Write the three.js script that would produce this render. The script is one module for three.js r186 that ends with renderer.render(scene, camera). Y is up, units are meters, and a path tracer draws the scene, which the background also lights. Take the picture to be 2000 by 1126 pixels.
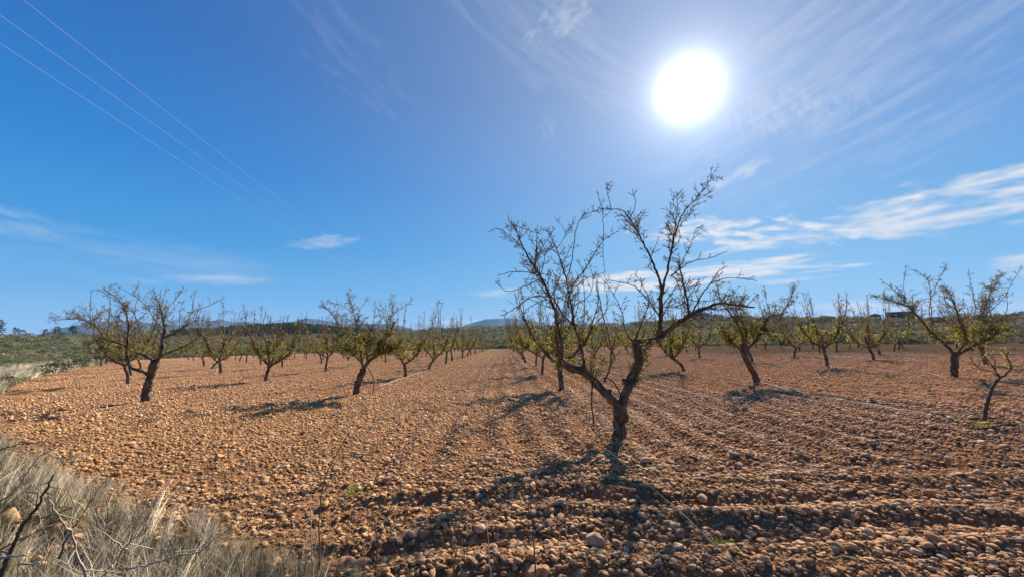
import * as THREE from 'three';
import { mergeGeometries } from 'three/addons/utils/BufferGeometryUtils.js';

// ---------------------------------------------------------------- camera, sky, sun, exposure
const R = Math.PI / 180, V = (x, y, z) => new THREE.Vector3(x, y, z);
const scene = new THREE.Scene();
const EYE = 1.6, FPX = 760;                                    // eye height; focal length in pixels of a 2000 x 1126 picture
const camera = new THREE.PerspectiveCamera(2 * Math.atan(563 / FPX) / R, 2000 / 1126, 0.1, 12000);
camera.rotation.order = 'YXZ';
camera.position.set(0, EYE, 0);
camera.rotation.set(8.14 * R, -1.28 * R, -1.15 * R);
camera.updateMatrixWorld(true);
const renderer = new THREE.WebGLRenderer({ antialias: true });
renderer.toneMapping = THREE.LinearToneMapping;
const EXPO = 2.45;
renderer.toneMappingExposure = EXPO;
renderer.shadowMap.enabled = true;
const clamp1 = (x) => Math.min(1, Math.max(0, x));
const SUN = V(0.4001, 0.5267, -0.75).normalize();
const sun = new THREE.DirectionalLight(new THREE.Color(1.0, 0.9, 0.76), 5.0);
sun.position.copy(SUN).multiplyScalar(120); sun.castShadow = true; sun.shadow.radius = 1;
Object.assign(sun.shadow.camera, { left: -90, right: 90, top: 90, bottom: -90, near: 1, far: 320 });
sun.shadow.mapSize.set(4096, 4096);
scene.add(sun, sun.target);

// ---------------------------------------------------------------- random numbers and noise
function rng(seed) { let s = seed | 0; return () => { s = (s + 0x6d2b79f5) | 0; let t = Math.imul(s ^ (s >>> 15), 1 | s); t = (t + Math.imul(t ^ (t >>> 7), 61 | t)) ^ t; return ((t ^ (t >>> 14)) >>> 0) / 4294967296; }; }
const hash = (x, y) => { let h = Math.imul(x, 374761393) + Math.imul(y, 668265263) | 0; h = Math.imul(h ^ (h >>> 13), 1274126177); return ((h ^ (h >>> 16)) >>> 0) / 4294967296; };
function vnoise(x, y, per = 0) {
  const ix = Math.floor(x), iy = Math.floor(y), fx = x - ix, fy = y - iy, u = fx * fx * (3 - 2 * fx), v = fy * fy * (3 - 2 * fy);
  const m = per ? (k) => ((k % per) + per) % per : (k) => k;
  const a = hash(m(ix), m(iy)), b = hash(m(ix + 1), m(iy)), c = hash(m(ix), m(iy + 1)), d = hash(m(ix + 1), m(iy + 1));
  return a + (b - a) * u + (c - a) * v + (a - b - c + d) * u * v;
}
function fbm(x, y, n = 4, per = 0) { let s = 0, a = 0.5, t = 0; for (let i = 0; i < n; i++) { s += a * vnoise(x, y, per); t += a; a *= 0.5; x = x * 2 + (per ? 0 : 17.3); y = y * 2 + (per ? 0 : 9.1); per *= 2; } return s / t; }
const sstep = (a, b, x) => { const t = Math.min(1, Math.max(0, (x - a) / (b - a))); return t * t * (3 - 2 * t); };
const lerp = (a, b, t) => a + (b - a) * t;
const table = (rows, x) => { if (x <= rows[0][0]) return rows[0].slice(1); for (let i = 1; i < rows.length; i++) if (x <= rows[i][0]) { const t = (x - rows[i - 1][0]) / (rows[i][0] - rows[i - 1][0]); return rows[i].slice(1).map((v, k) => lerp(rows[i - 1][k + 1], v, t)); } return rows[rows.length - 1].slice(1); };

// ---------------------------------------------------------------- the sky: clear air, the glare round the sun, thin cirrus
{
  const W = 3072, H = 1536, data = new Float32Array(W * H * 4);
  const AIR = [[0, 0.40, 0.62, 0.84], [3, 0.29, 0.56, 0.83], [7, 0.14, 0.46, 0.81], [13, 0.05, 0.345, 0.75], [22, 0.014, 0.23, 0.65], [34, 0.009, 0.15, 0.50], [52, 0.008, 0.115, 0.40], [90, 0.008, 0.105, 0.36]];
  // azimuth, elevation, half widths, tilt, density, noise stretch along and across
  const CL = [[51, 12.6, 10, 2.9, 0.0, 0.98, 0.16, 0.75], [33, 13.4, 14.5, 1.9, -0.16, 1.2, 0.22, 0.9], [27, 8.4, 20, 1.9, -0.02, 1.7, 0.09, 0.9], [29, 11.2, 5, 0.8, 0.1, 0.8, 0.2, 1.0],
    [44, 2.4, 26, 1.6, 0.0, 1.0, 0.08, 0.6], [-6, 3.4, 5, 0.5, 0, 0.8, 0.1, 0.6], [-25, 13.9, 4.5, 0.9, 0.2, 0.42, 0.2, 0.9], [-38, 8.1, 7, 0.8, 0.06, 0.42, 0.15, 0.8],
    [-53, 12, 5, 1.3, -0.1, 0.34, 0.2, 0.7], [-45, 9.6, 14, 2.8, 0, 0.17, 0.07, 0.45], [10, 42, 6, 2.4, 0.2, 0.3, 0.4, 1.0], [38, 26.6, 9, 2.8, -0.2, 0.22, 1.2, 0.5],
    [56, 6.0, 4, 1.3, 0, 0.8, 0.15, 0.8], [48, 30, 26, 13, 0.25, 0.17, 0.14, 0.8], [-22, 37, 10, 6, -0.5, 0.06, 0.16, 0.55], [33, 20.5, 4, 1.0, 0.2, 0.35, 0.3, 0.6], [7.5, 30, 1.2, 2.4, 0, 0.12, 0.9, 0.5], [0, 7.4, 7, 0.8, 0, 0.4, 0.12, 0.7],
    [2, 44, 26, 7, -0.55, 0.12, 0.1, 0.6], [120, 20, 30, 8, 0.1, 0.3, 0.05, 0.3], [-130, 24, 34, 9, -0.1, 0.28, 0.05, 0.3], [178, 12, 25, 5, 0, 0.3, 0.06, 0.4]];
  for (let row = H / 2; row < H; row++) {
    const up = ((row + 0.5) / H - 0.5) * Math.PI, el = up / R, air = table(AIR, el);
    for (let col = 0; col < W; col++) {
      const ph = ((col + 0.5) / W - 0.5) * 2 * Math.PI, x = Math.cos(ph) * Math.cos(up), z = Math.sin(ph) * Math.cos(up), y = Math.sin(up);
      const th = Math.acos(Math.min(1, x * SUN.x + y * SUN.y + z * SUN.z)) / R, az = Math.atan2(x, -z) / R;
      const wide = 0.34 * Math.exp(-Math.pow(th / 37, 1.8)), glow = 0.42 * Math.exp(-th / 6.5), core = Math.min(9, 0.8 * Math.pow(3.3 / Math.max(th, 0.3), 3.0));
      let c0 = air[0] * 0.92 + wide * 0.76 + glow + core, c1 = air[1] * 0.9 + wide * 0.77 + glow * 0.95 + core, c2 = air[2] * 0.95 + wide * 0.5 + glow * 1.0 + core;
      let a = 0;
      for (const [ca, ce, wa, we, tilt, dens, sa, se] of CL) {
        let da = az - ca; if (da > 180) da -= 360; if (da < -180) da += 360;
        if (Math.abs(da) > wa * 1.5) continue;
        const de = el - ce - tilt * da; if (Math.abs(de) > we * 1.6) continue;
        const q = (da / wa) ** 2 + (de / we) ** 2; if (q > 2) continue;
        const wx = az * sa + de * 0.05 + ca * 3.1, wy = (el - tilt * da) * se + ce;
        const n = fbm(wx * 2.2 + 2 * vnoise(wx * 0.9, wy * 0.9), wy * 1.9, 6), fall = 1 - sstep(0.05, 1.8, q);
        const e = clamp1((n + 0.3 * (vnoise(wx * 7, wy * 9) - 0.5) * 0.5 + 0.5 * fall - 0.76) / 0.5); a = 1 - (1 - a) * (1 - Math.min(0.98, dens * Math.pow(e, 1.2)) * sstep(0, 0.3, fall));
      }
      const near = Math.exp(-th / 26), k = 0.78 + 0.22 * near;
      c0 = lerp(c0, Math.max(c0, k * 0.97), a); c1 = lerp(c1, Math.max(c1, k * 0.98), a); c2 = lerp(c2, Math.max(c2, k * 1.0), a);
      const o = (row * W + col) * 4; data[o] = c0 / EXPO; data[o + 1] = c1 / EXPO; data[o + 2] = c2 / EXPO; data[o + 3] = 1;
    }
  }
  for (let o = 0; o < W * H * 2; o += 4) { data[o] = 0.2 / EXPO; data[o + 1] = 0.16 / EXPO; data[o + 2] = 0.13 / EXPO; data[o + 3] = 1; }
  const sky = new THREE.DataTexture(data, W, H, THREE.RGBAFormat, THREE.FloatType);
  sky.mapping = THREE.EquirectangularReflectionMapping; sky.magFilter = sky.minFilter = THREE.LinearFilter; sky.needsUpdate = true;
  scene.background = sky; scene.environment = sky;
}

// ---------------------------------------------------------------- helpers
const taken = {};
function numbered(name) { const n = taken[name] = (taken[name] ?? -1) + 1; return n ? name + '_' + String(n).padStart(3, '0') : name; }
function put(o, label, category, group, kind) { scene.add(o); if (label) o.userData.label = label; if (category) o.userData.category = category; if (group) o.userData.group = group; if (kind) o.userData.kind = kind; return o; }
function mesh(name, geo, mat, parent) { const m = new THREE.Mesh(geo, mat); m.name = name; m.castShadow = m.receiveShadow = true; if (parent) parent.add(m); return m; }
// the point on the line of sight through picture point (px, py) that lies at depth z (world z = -depth)
function at(px, py, z) { const d = V((px - 1000) / FPX, (563 - py) / FPX, -1).applyQuaternion(camera.quaternion); return V(0, EYE, 0).addScaledVector(d, z / d.z); }

class Acc {                                                    // collects triangles
  constructor() { this.p = []; this.n = []; this.u = []; this.i = []; this.c = []; }
  v(p, n, u, w, c) { this.p.push(p.x, p.y, p.z); this.n.push(n.x, n.y, n.z); this.u.push(u, w); if (c) this.c.push(...c); return this.p.length / 3 - 1; }
  geo() {
    const g = new THREE.BufferGeometry();
    g.setAttribute('position', new THREE.Float32BufferAttribute(this.p, 3)); g.setAttribute('normal', new THREE.Float32BufferAttribute(this.n, 3)); g.setAttribute('uv', new THREE.Float32BufferAttribute(this.u, 2));
    if (this.c.length) g.setAttribute('color', new THREE.Float32BufferAttribute(this.c, 3));
    g.setIndex(this.i); return g;
  }
  get size() { return this.i.length; }
  tube(pts, rad, sides, knob = 0, cap = true) {                // a limb: rad(t) along pts
    const n = pts.length, T = V(0, 0, 0), N = V(0, 0, 0), B = V(0, 0, 0), q = V(0, 0, 0), d = V(0, 0, 0), first = this.p.length / 3;
    let len = 0;
    N.set(0.31, 0.2, 0.93);
    for (let k = 0; k < n; k++) {
      T.subVectors(pts[Math.min(n - 1, k + 1)], pts[Math.max(0, k - 1)]).normalize();
      N.addScaledVector(T, -N.dot(T)).normalize(); B.crossVectors(T, N);
      if (k) len += pts[k].distanceTo(pts[k - 1]);
      const r = rad[k];
      for (let s = 0; s <= sides; s++) {
        const a = s / sides * 2 * Math.PI, kn = knob ? 1 + knob * (vnoise(Math.cos(a) * 1.7 + 7 + first, Math.sin(a) * 1.7 + len * 9) - 0.5) * 2 + (sides > 20 ? 0.32 * Math.abs(vnoise(Math.cos(a) * 5 + 3 + 0.7 * Math.sin(len * 9), Math.sin(a) * 5 + len * 2.2) - 0.5) : 0) : 1;
        d.set(0, 0, 0).addScaledVector(N, Math.cos(a)).addScaledVector(B, Math.sin(a)); q.copy(pts[k]).addScaledVector(d, r * kn);
        this.v(q, d, s / sides * Math.max(1, Math.round(r * 28)) * 0.25, len);
      }
    }
    const w = sides + 1;
    for (let k = 0; k < n - 1; k++) for (let s = 0; s < sides; s++) { const a = first + k * w + s; this.i.push(a, a + 1, a + w, a + 1, a + w + 1, a + w); }
    if (cap) { const tip = this.v(pts[n - 1].clone().addScaledVector(T, rad[n - 1] * 0.6), T, 0, len), b = first + (n - 1) * w; for (let s = 0; s < sides; s++) this.i.push(b + s, b + s + 1, tip); }
  }
  spur(p, d, len, r) {                                         // a thorn-like three-sided spike
    const a = V(d.y, d.z, d.x).cross(d).normalize(), b = V(0, 0, 0).crossVectors(d, a), f = this.p.length / 3;
    for (let s = 0; s < 3; s++) { const c = Math.cos(s * 2.094), e = Math.sin(s * 2.094), n = V(0, 0, 0).addScaledVector(a, c).addScaledVector(b, e); this.v(p.clone().addScaledVector(n, r), n, s * 0.02, 0); }
    const t = this.v(p.clone().addScaledVector(d, len), d, 0, len);
    this.i.push(f, f + 1, t, f + 1, f + 2, t, f + 2, f, t);
  }
  leaf(p, d, len, wid, rand, col) {                            // a leaf folded along its rib
    const up = V(rand() - 0.5, rand() - 0.2, rand() - 0.5).normalize(), s = V(0, 0, 0).crossVectors(d, up).normalize(), n = V(0, 0, 0).crossVectors(s, d).normalize();
    const m = p.clone().addScaledVector(d, len * 0.5), f = this.p.length / 3;
    this.v(p, n, 0.5, 0, col); this.v(m.clone().addScaledVector(s, wid / 2).addScaledVector(n, wid * 0.2), n, 1, 0.5, col); this.v(p.clone().addScaledVector(d, len), n, 0.5, 1, col); this.v(m.addScaledVector(s, -wid / 2).addScaledVector(n, wid * 0.2), n, 0, 0.5, col);
    this.i.push(f, f + 1, f + 2, f, f + 2, f + 3);
  }
}
function dataTex(w, h, fn, rx, ry, srgb) {
  const d = new Uint8Array(w * h * 4);
  for (let y = 0; y < h; y++) for (let x = 0; x < w; x++) { const c = fn(x / w, y / h), o = (y * w + x) * 4; d[o] = c[0] * 255; d[o + 1] = c[1] * 255; d[o + 2] = c[2] * 255; d[o + 3] = 255; }
  const t = new THREE.DataTexture(d, w, h); t.wrapS = t.wrapT = THREE.RepeatWrapping; t.magFilter = THREE.LinearFilter; t.repeat.set(rx, ry); if (srgb) t.colorSpace = THREE.SRGBColorSpace; t.needsUpdate = true; return t;
}

// ---------------------------------------------------------------- materials
const soilTint = dataTex(512, 512, (u, v) => { const n = fbm(u * 8, v * 8, 6, 8), g = fbm(u * 64, v * 64, 3, 64), k = clamp1(0.62 + 0.5 * (n - 0.5) + 0.45 * (g - 0.5)); return [k, clamp1(k * (0.98 + 0.06 * (n - 0.5))), clamp1(k * 0.97)]; }, 1, 1, false);
const soilBump = dataTex(512, 512, (u, v) => { const n = fbm(u * 24, v * 24, 5, 24); return [n, n, n]; }, 1, 1, false);
const stoneTint = dataTex(256, 256, (u, v) => { const n = fbm(u * 8, v * 8, 5, 8), g = fbm(u * 40, v * 40, 3, 40), k = clamp1(0.78 + 0.5 * (n - 0.5) + 0.3 * (g - 0.5)); return [k, k * lerp(0.95, 1, n), k * lerp(0.88, 1, n)]; }, 1, 1, false);
const barkTint = dataTex(256, 256, (u, v) => { const n = fbm(u * 16, v * 4, 5, 4), r = Math.abs(fbm(u * 8 + 0.6 * n, v * 2, 4, 0) - 0.5) * 2, k = clamp1(0.18 + 1.25 * n * (0.25 + 1.3 * r)); return [k, k * 0.97, k * 0.93]; }, 1, 2, false);
const barkBump = dataTex(256, 256, (u, v) => { const n = fbm(u * 12, v * 3, 4, 3), m = 1 - Math.abs(2 * n - 1); return [m, m, m]; }, 1, 2, false);
const std = (o) => new THREE.MeshPhysicalMaterial({ roughness: 0.95, specularIntensity: 0.2, ...o });   // dry, dusty surfaces: little gloss
const rgb = (r, g, b) => new THREE.Color().setRGB(r, g, b);
const M = {
  ground: std({ vertexColors: true, specularIntensity: 0, map: soilTint, bumpMap: soilBump, bumpScale: 0.06 }),
  stone: std({ color: rgb(0.95, 0.95, 0.95), specularIntensity: 0.08, map: stoneTint, bumpMap: stoneTint, bumpScale: 0.014, roughness: 0.85 }),
  stoneV: std({ vertexColors: true, specularIntensity: 0.03 }),
  bark: std({ color: rgb(0.21, 0.16, 0.12), map: barkTint, bumpMap: barkBump, bumpScale: 0.07 }),
  barkFar: std({ color: rgb(0.12, 0.09, 0.065) }),
  twig: std({ color: rgb(0.15, 0.11, 0.08), roughness: 0.9 }),
  leaf: new THREE.MeshPhysicalMaterial({ vertexColors: true, specularIntensity: 0.4, roughness: 0.9, transmission: 0.5, thickness: 0, side: THREE.DoubleSide, ior: 1.3 }),
  shrub: new THREE.MeshPhysicalMaterial({ color: rgb(1, 1, 1), vertexColors: true, specularIntensity: 0.2, roughness: 1, transmission: 0.3, thickness: 0, side: THREE.DoubleSide, ior: 1.2 }),
  straw: new THREE.MeshPhysicalMaterial({ vertexColors: true, specularIntensity: 0.3, roughness: 0.9, transmission: 0.35, thickness: 0, side: THREE.DoubleSide, ior: 1.2 }),
  deadwood: std({ color: rgb(0.1, 0.08, 0.065) }), palewood: std({ color: rgb(0.4, 0.33, 0.255) }),
  strawStalk: std({ color: rgb(0.36, 0.29, 0.19) }),
  pipeGrey: std({ color: rgb(0.45, 0.43, 0.39), roughness: 0.9, specularIntensity: 0.05 }), pipeBlack: std({ color: rgb(0.03, 0.03, 0.03), roughness: 0.7, specularIntensity: 0.1 }),
  concrete: std({ color: rgb(0.5, 0.48, 0.45) }), steel: std({ color: rgb(0.4, 0.41, 0.43), roughness: 0.5, metalness: 0.6 }), cable: std({ color: rgb(0.36, 0.37, 0.39), roughness: 0.9, specularIntensity: 0.1 }),
  mountain: std({ vertexColors: true, specularIntensity: 0 }),
};

// ---------------------------------------------------------------- the lie of the land
const EDGE = [[-180, 12, 200], [-75, 14, 160], [-58, 20, 200], [-51, 26, 210], [-49.5, 39, 230], [-45.6, 68, 250], [-43, 106, 260], [-34, 134, 300], [-20, 140, 330], [0, 153, 330], [14, 150, 320], [24, 130, 300], [34, 118, 290], [46, 112, 280], [58, 108, 270], [80, 100, 250], [180, 60, 200]];
const CREST = [[-180, 0.4], [-80, 1.2], [-51.5, 1.6], [-46.9, 1.65], [-41.4, 1.95], [-37, 2.05], [-33, 2.35], [-29, 2.6], [-23.5, 2.4], [-20.3, 2.15], [-10, 2.35], [-2.6, 2.45], [1.2, 2.5], [8.6, 2.5], [15.9, 2.45], [22.7, 2.54], [25.9, 2.95], [30, 2.85], [34.5, 2.5], [39.4, 2.2], [43.8, 1.96], [47.6, 1.8], [54, 1.56], [80, 1.0], [180, 0.4]];
function macro(x, z) {
  const r = Math.hypot(x, z), az = Math.atan2(x, -z) / R, [rf, rc] = table(EDGE, az);
  if (r < rf) return 0;
  const top = EYE + rc * Math.tan(table(CREST, az)[0] * R);
  if (r > rc) return top * Math.max(-0.5, 1 - (r - rc) / 260) + 0;
  const t = (r - rf) / (rc - rf), bumps = (fbm(x * 0.03 + 40, z * 0.03 + 9, 3) - 0.5) * 2.4 * t * (1 - t) * 2;
  return top * Math.pow(t, 1.15) + bumps;
}
const inField = (x, z) => { const r = Math.hypot(x, z), az = Math.atan2(x, -z) / R, w = 1.6 * (fbm(x * 0.35, z * 0.35 + 5, 3) - 0.5); return sstep(-0.6, 0.6, Math.min(table(EDGE, az)[0] - r, bank(x, z)) + w); };
// distance in metres outside the grassy bank at the near left corner (positive in the field)
function bank(x, z) { const ax = -11.6, az = -8.9, bx = -1.05, bz = -2.55, dx = bx - ax, dz = bz - az, l = Math.hypot(dx, dz); return ((x - ax) * dz - (z - az) * dx) / l; }
const FUR = 0.7;                                              // furrow spacing of the tilled field
function furrow(x, z) {
  const d = Math.hypot(x, z), w = sstep(13, 9.5, d), wob = w * (1.6 * (fbm(x * 0.4, z * 0.22 + 3, 2) - 0.5));
  const along = (0.036 + 0.012 * w) * Math.cos(2 * Math.PI * (x / FUR + wob));
  if (w === 0) return along;
  const zz = -z + 0.045 * (x - 1) * (x - 1) * (x < 1 ? 0.9 : 0.12) + 0.5 * (fbm(x * 0.5, z * 0.5, 2) - 0.5), head = sstep(5.9, 4.7, zz);
  const am = sstep(0.3, 0.62, fbm(x * 0.45 + 20, z * 0.8, 2)), across = (0.012 + 0.036 * am) * Math.cos(2 * Math.PI * zz / 0.78) + 0.016 * Math.cos(2 * Math.PI * zz / 0.31 + 1 + x);
  return lerp(along, across, head) + w * 0.05 * (fbm(x * 1.4, z * 1.4, 3) - 0.5) + w * 0.02 * (vnoise(x * 9, z * 9) - 0.5);
}
const groundY = (x, z) => { const f = inField(x, z); return macro(x, z) + f * furrow(x, z) + (1 - f) * (Math.hypot(x, z) < 30 ? 0.05 + 0.12 * (fbm(x * 0.9, z * 0.9, 3) - 0.5) : 0); };
let ground;
{
  const rings = [0]; for (let r = 0.7; r < 14; r += 0.05 + Math.max(0, r - 6) * 0.006) rings.push(r); while (rings[rings.length - 1] < 760) rings.push(rings[rings.length - 1] * 1.03);
  const angs = []; for (let a = -180; a < -64; a += 4) angs.push(a); for (let a = -64; a < 64; a += 0.33) angs.push(a); for (let a = 64; a <= 180; a += 4) angs.push(a); angs[angs.length - 1] = 180;
  const na = angs.length, p = [], uv = [], col = [], idx = [];
  for (const r of rings) for (const a of angs) {
    const x = r * Math.sin(a * R), z = -r * Math.cos(a * R), f = inField(x, z), az = a;
    p.push(x, groundY(x, z), z); uv.push(x / 2.3, z / 2.3);
    const big = fbm(x * 0.05 + 11, z * 0.05, 4), mid = fbm(x * 0.5, z * 0.5 + 31, 4), k = 0.85 + 0.5 * (big - 0.5) + 0.35 * (mid - 0.5);
    const red = sstep(-14, 12, x + 8 * (big - 0.5)), fallow = sstep(0, 1, (r * (0.8 + 0.4 * big) - 44) / 14) * sstep(16, 30, az);
    let c = [lerp(0.42, 0.37, red) * k, lerp(0.235, 0.195, red) * k, lerp(0.118, 0.105, red) * k];
    c = c.map((v, q) => lerp(v, [0.115, 0.08, 0.052][q] * (0.7 + 0.6 * mid), fallow));
    const s = fbm(x * 0.11 + 3, z * 0.11 + 8, 4), dry = sstep(0.4, 0.62, s), sc = [lerp(0.085, 0.17, dry), lerp(0.09, 0.15, dry), lerp(0.05, 0.085, dry)].map((v) => v * (0.7 + 0.6 * mid));
    for (let q = 0; q < 3; q++) col.push(lerp(sc[q], c[q], f));
  }
  for (let k = 0; k < rings.length - 1; k++) for (let s = 0; s < na - 1; s++) { const a = k * na + s; idx.push(a, a + na, a + 1, a + 1, a + na, a + na + 1); }
  const g = new THREE.BufferGeometry();
  g.setAttribute('position', new THREE.Float32BufferAttribute(p, 3)); g.setAttribute('uv', new THREE.Float32BufferAttribute(uv, 2)); g.setAttribute('color', new THREE.Float32BufferAttribute(col, 3)); g.setIndex(idx); 
  g.computeVertexNormals();
  ground = put(mesh('ground', g, M.ground), 'stony orange tilled field soil running out to scrubby hillsides', null, null, 'structure');
}
console.log('ground');

// ---------------------------------------------------------------- stones lying in the soil
const STONE = [[0.68, 0.405, 0.21], [0.63, 0.35, 0.17], [0.73, 0.46, 0.25], [0.63, 0.385, 0.225], [0.56, 0.31, 0.155], [0.68, 0.43, 0.255], [0.52, 0.345, 0.22], [0.76, 0.53, 0.33]];
function stoneShape(detail, seed) {
  const g = new THREE.IcosahedronGeometry(0.5, detail), r = rng(seed), p = g.attributes.position, ax = 0.8 + 0.45 * r(), ay = 0.5 + 0.3 * r(), o = seed * 7.7, key = new Map();
  const planes = []; for (let k = 0; k < 11; k++) { const n = V(r() - 0.5, r() - 0.5, r() - 0.5).normalize(); planes.push([n, 0.23 + 0.18 * r()]); }
  const nn = [], a = V(0, 0, 0);
  for (let i = 0; i < p.count; i++) {
    a.fromBufferAttribute(p, i);
    for (const [n, d] of planes) { const t = a.dot(n) - d; if (t > 0) a.addScaledVector(n, -t * 0.9); }
    const k = 1 + 0.16 * (vnoise(a.x * 5 + o, a.y * 5 + a.z * 4 + o) - 0.5);
    p.setXYZ(i, a.x * ax * k, a.y * ay * k, a.z * k);
  }
  g.computeVertexNormals(); const N = g.attributes.normal;
  for (let i = 0; i < p.count; i++) { const q = [p.getX(i), p.getY(i), p.getZ(i)].map((v) => Math.round(v * 2e3)).join(); if (!key.has(q)) key.set(q, V(0, 0, 0)); key.get(q).add(a.fromBufferAttribute(N, i)); nn.push(q); }
  nn.forEach((q, i) => { a.fromBufferAttribute(N, i).multiplyScalar(0.8).addScaledVector(key.get(q).clone().normalize(), 1).normalize(); N.setXYZ(i, a.x, a.y, a.z); });
  return g;
}
{
  const rnd = rng(5), fine = [], mid = []; for (let k = 0; k < 9; k++) { fine.push(stoneShape(2, 11 + k)); mid.push(stoneShape(1, 11 + k)); }
  const rest = new THREE.Group(); rest.name = 'loose_stones'; rest.userData.kind = 'stuff'; ground.add(rest);
  const list = [], e = new THREE.Euler(), qt = new THREE.Quaternion();
  const N = 240000;
  for (let k = 0; k < N; k++) {
    const t = rnd(), r = 1.6 + 12.6 * Math.pow(t, 0.8), a = (rnd() - 0.5) * 2 * 66 * R, x = r * Math.sin(a), z = -r * Math.cos(a), pick = rnd(), s1 = rnd(), s2 = rnd();
    if (inField(x, z) < 0.4 + 0.4 * s2 && s2 < 0.95) continue;
    const cl = fbm(x * 0.9 + 3, z * 0.9, 3); if (pick > 0.25 + 1.35 * (cl - 0.2)) continue;
    let s = 0.015 + 0.04 * Math.pow(s1, 2.6) + (s2 > 0.93 ? 0.05 * rnd() : 0) + (s2 > 0.995 ? 0.045 * rnd() : 0); 
    if (r > 8) s = Math.max(s, 0.03) * (1 + (r - 8) * 0.025);
    list.push([x, z, s, k]);
  }
  list.sort((a, b) => b[2] / Math.hypot(b[0], b[1]) - a[2] / Math.hypot(a[0], a[1]));
  const place = (x, z, s, r2) => { e.set((r2() - 0.5) * 0.9, r2() * 6.28, (r2() - 0.5) * 0.9); qt.setFromEuler(e); const k = 0.85 + 0.3 * r2(); return [V(x, groundY(x, z) + s * (-0.01 + 0.26 * r2()), z), qt.clone(), V(s * 1.38, s * k * 1.25, s * 1.16)]; };
  const tint = (r2, x) => { const c = STONE[Math.floor(r2() * STONE.length)], k = 0.62 + 0.68 * r2(), w = sstep(-8, 8, x); return [c[0] * k * lerp(1.05, 0.94, w), c[1] * k * lerp(1.02, 0.9, w), c[2] * k * lerp(0.88, 0.95, w)]; };
  const mats = STONE.flatMap((c) => [0.68, 0.9].map((k) => { const m = M.stone.clone(); m.color.setRGB(c[0] * k, c[1] * k * 0.97, c[2] * k); return m; }));
  const shown = list.filter(([x, z]) => { const v = V(x, 0, z).project(camera); return Math.abs(v.x) < 1.02 && v.y > -1.05 && v.z < 1; }).slice(0, 300), near = new Set(shown);
  shown.forEach(([x, z, s, k], i) => { const r2 = rng(k * 13 + 1), [p, q, sc] = place(x, z, s, r2), m = mesh(i ? 'stone_' + String(i).padStart(3, '0') : 'stone', fine[k % 9], mats[Math.floor(r2() * mats.length)], ground); m.position.copy(p); m.quaternion.copy(q); m.scale.copy(sc); });
  const groups = [[], [], [], [], [], [], [], [], []]; for (const it of list) if (!near.has(it)) groups[it[3] % 9].push(it);
  const mtx = new THREE.Matrix4(), white = M.stone.clone(); white.color.setRGB(1, 1, 1);
  groups.forEach((gr, v) => {
    const im = new THREE.InstancedMesh(mid[v], white, gr.length); im.name = v ? 'near_stones_00' + v : 'near_stones'; im.userData.kind = 'stuff'; im.castShadow = im.receiveShadow = true;
    gr.forEach(([x, z, s, k], i) => { const r2 = rng(k * 13 + 1); mtx.compose(...place(x, z, s, r2)); im.setMatrixAt(i, mtx); im.setColorAt(i, new THREE.Color().setRGB(...tint(r2, x))); });
    rest.add(im);
  });
  { // crumbs of soil and grit between the stones
    const N2 = 130000, im = new THREE.InstancedMesh(stoneShape(0, 33), white, N2), r4 = rng(44); im.name = 'soil_crumbs'; im.userData.kind = 'stuff'; im.castShadow = im.receiveShadow = true; let n = 0;
    for (let k = 0; k < N2; k++) { const r = 1.8 + 7 * Math.pow(r4(), 0.75), a = (r4() - 0.5) * 128 * R, x = r * Math.sin(a), z = -r * Math.cos(a), s = 0.007 + 0.014 * r4() * r4(), f = inField(x, z); if (f < 0.3 + 0.5 * r4()) continue; mtx.compose(V(x, groundY(x, z) + s * 0.1, z), qt.setFromEuler(e.set(r4() * 6, r4() * 6, r4() * 6)), V(s * 1.4, s * 1.2, s * 1.3)); im.setMatrixAt(n, mtx); const c = tint(r4, x); im.setColorAt(n++, new THREE.Color().setRGB(c[0] * 0.8, c[1] * 0.74, c[2] * 0.66)); }
    im.count = n; rest.add(im);
  }
  console.log('near stones', list.length);
  // farther out: squares of tilled ground, each holding many stones
  const S = FUR * 4, tiles = [];
  for (let v = 0; v < 5; v++) {
    const a = new Acc(), r2 = rng(90 + v), low = new THREE.IcosahedronGeometry(0.5, 0), lp = low.attributes.position;
    for (let k = 0; k < 1250; k++) {
      const x = (r2() - 0.5) * S, z = (r2() - 0.5) * S, s = 0.026 + 0.04 * r2() * r2() + (r2() > 0.985 ? 0.05 : 0); e.set(r2() * 6, r2() * 6, r2() * 6); qt.setFromEuler(e);
      const c = tint(r2, 0), y = 0.036 * Math.cos(2 * Math.PI * x / FUR) + s * 0.22, f = a.p.length / 3, P = []; for (let i = 0; i < lp.count; i++) { const q = V(lp.getX(i), lp.getY(i), lp.getZ(i)).applyQuaternion(qt); P.push(V(q.x * s * 1.35 + x, q.y * s * 0.85 + y, q.z * s * 1.2 + z)); }
      for (let i = 0; i < lp.count; i += 3) { const n = V(0, 0, 0).crossVectors(P[i + 1].clone().sub(P[i]), P[i + 2].clone().sub(P[i])).normalize(); for (let j = 0; j < 3; j++) a.i.push(a.v(P[i + j], n.clone().multiplyScalar(0.5).add(P[i + j].clone().sub(V(x, y, z)).normalize()).normalize(), 0, 0, c)); }
    }
    tiles.push(a.geo());
  }
  const spots = [[], [], [], [], []], r3 = rng(77);
  for (let i = -36; i <= 44; i++) for (let j = 0; j <= 58; j++) {
    const x = i * S, z = -j * S, r = Math.hypot(x, z), az = Math.atan2(x, -z) / R; const u = r3(), w = r3(), sk = r3();
    if (r < 13.4 || Math.abs(az) > 62 || inField(x, z) < 0.7 || inField(x - 1.3, z) < 0.3) continue;
    if (az > 18 && r > 46 + 14 * u && sk > 0.06) continue;
    spots[Math.floor(w * 5)].push([x, z, u > 0.5]);
  }
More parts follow.
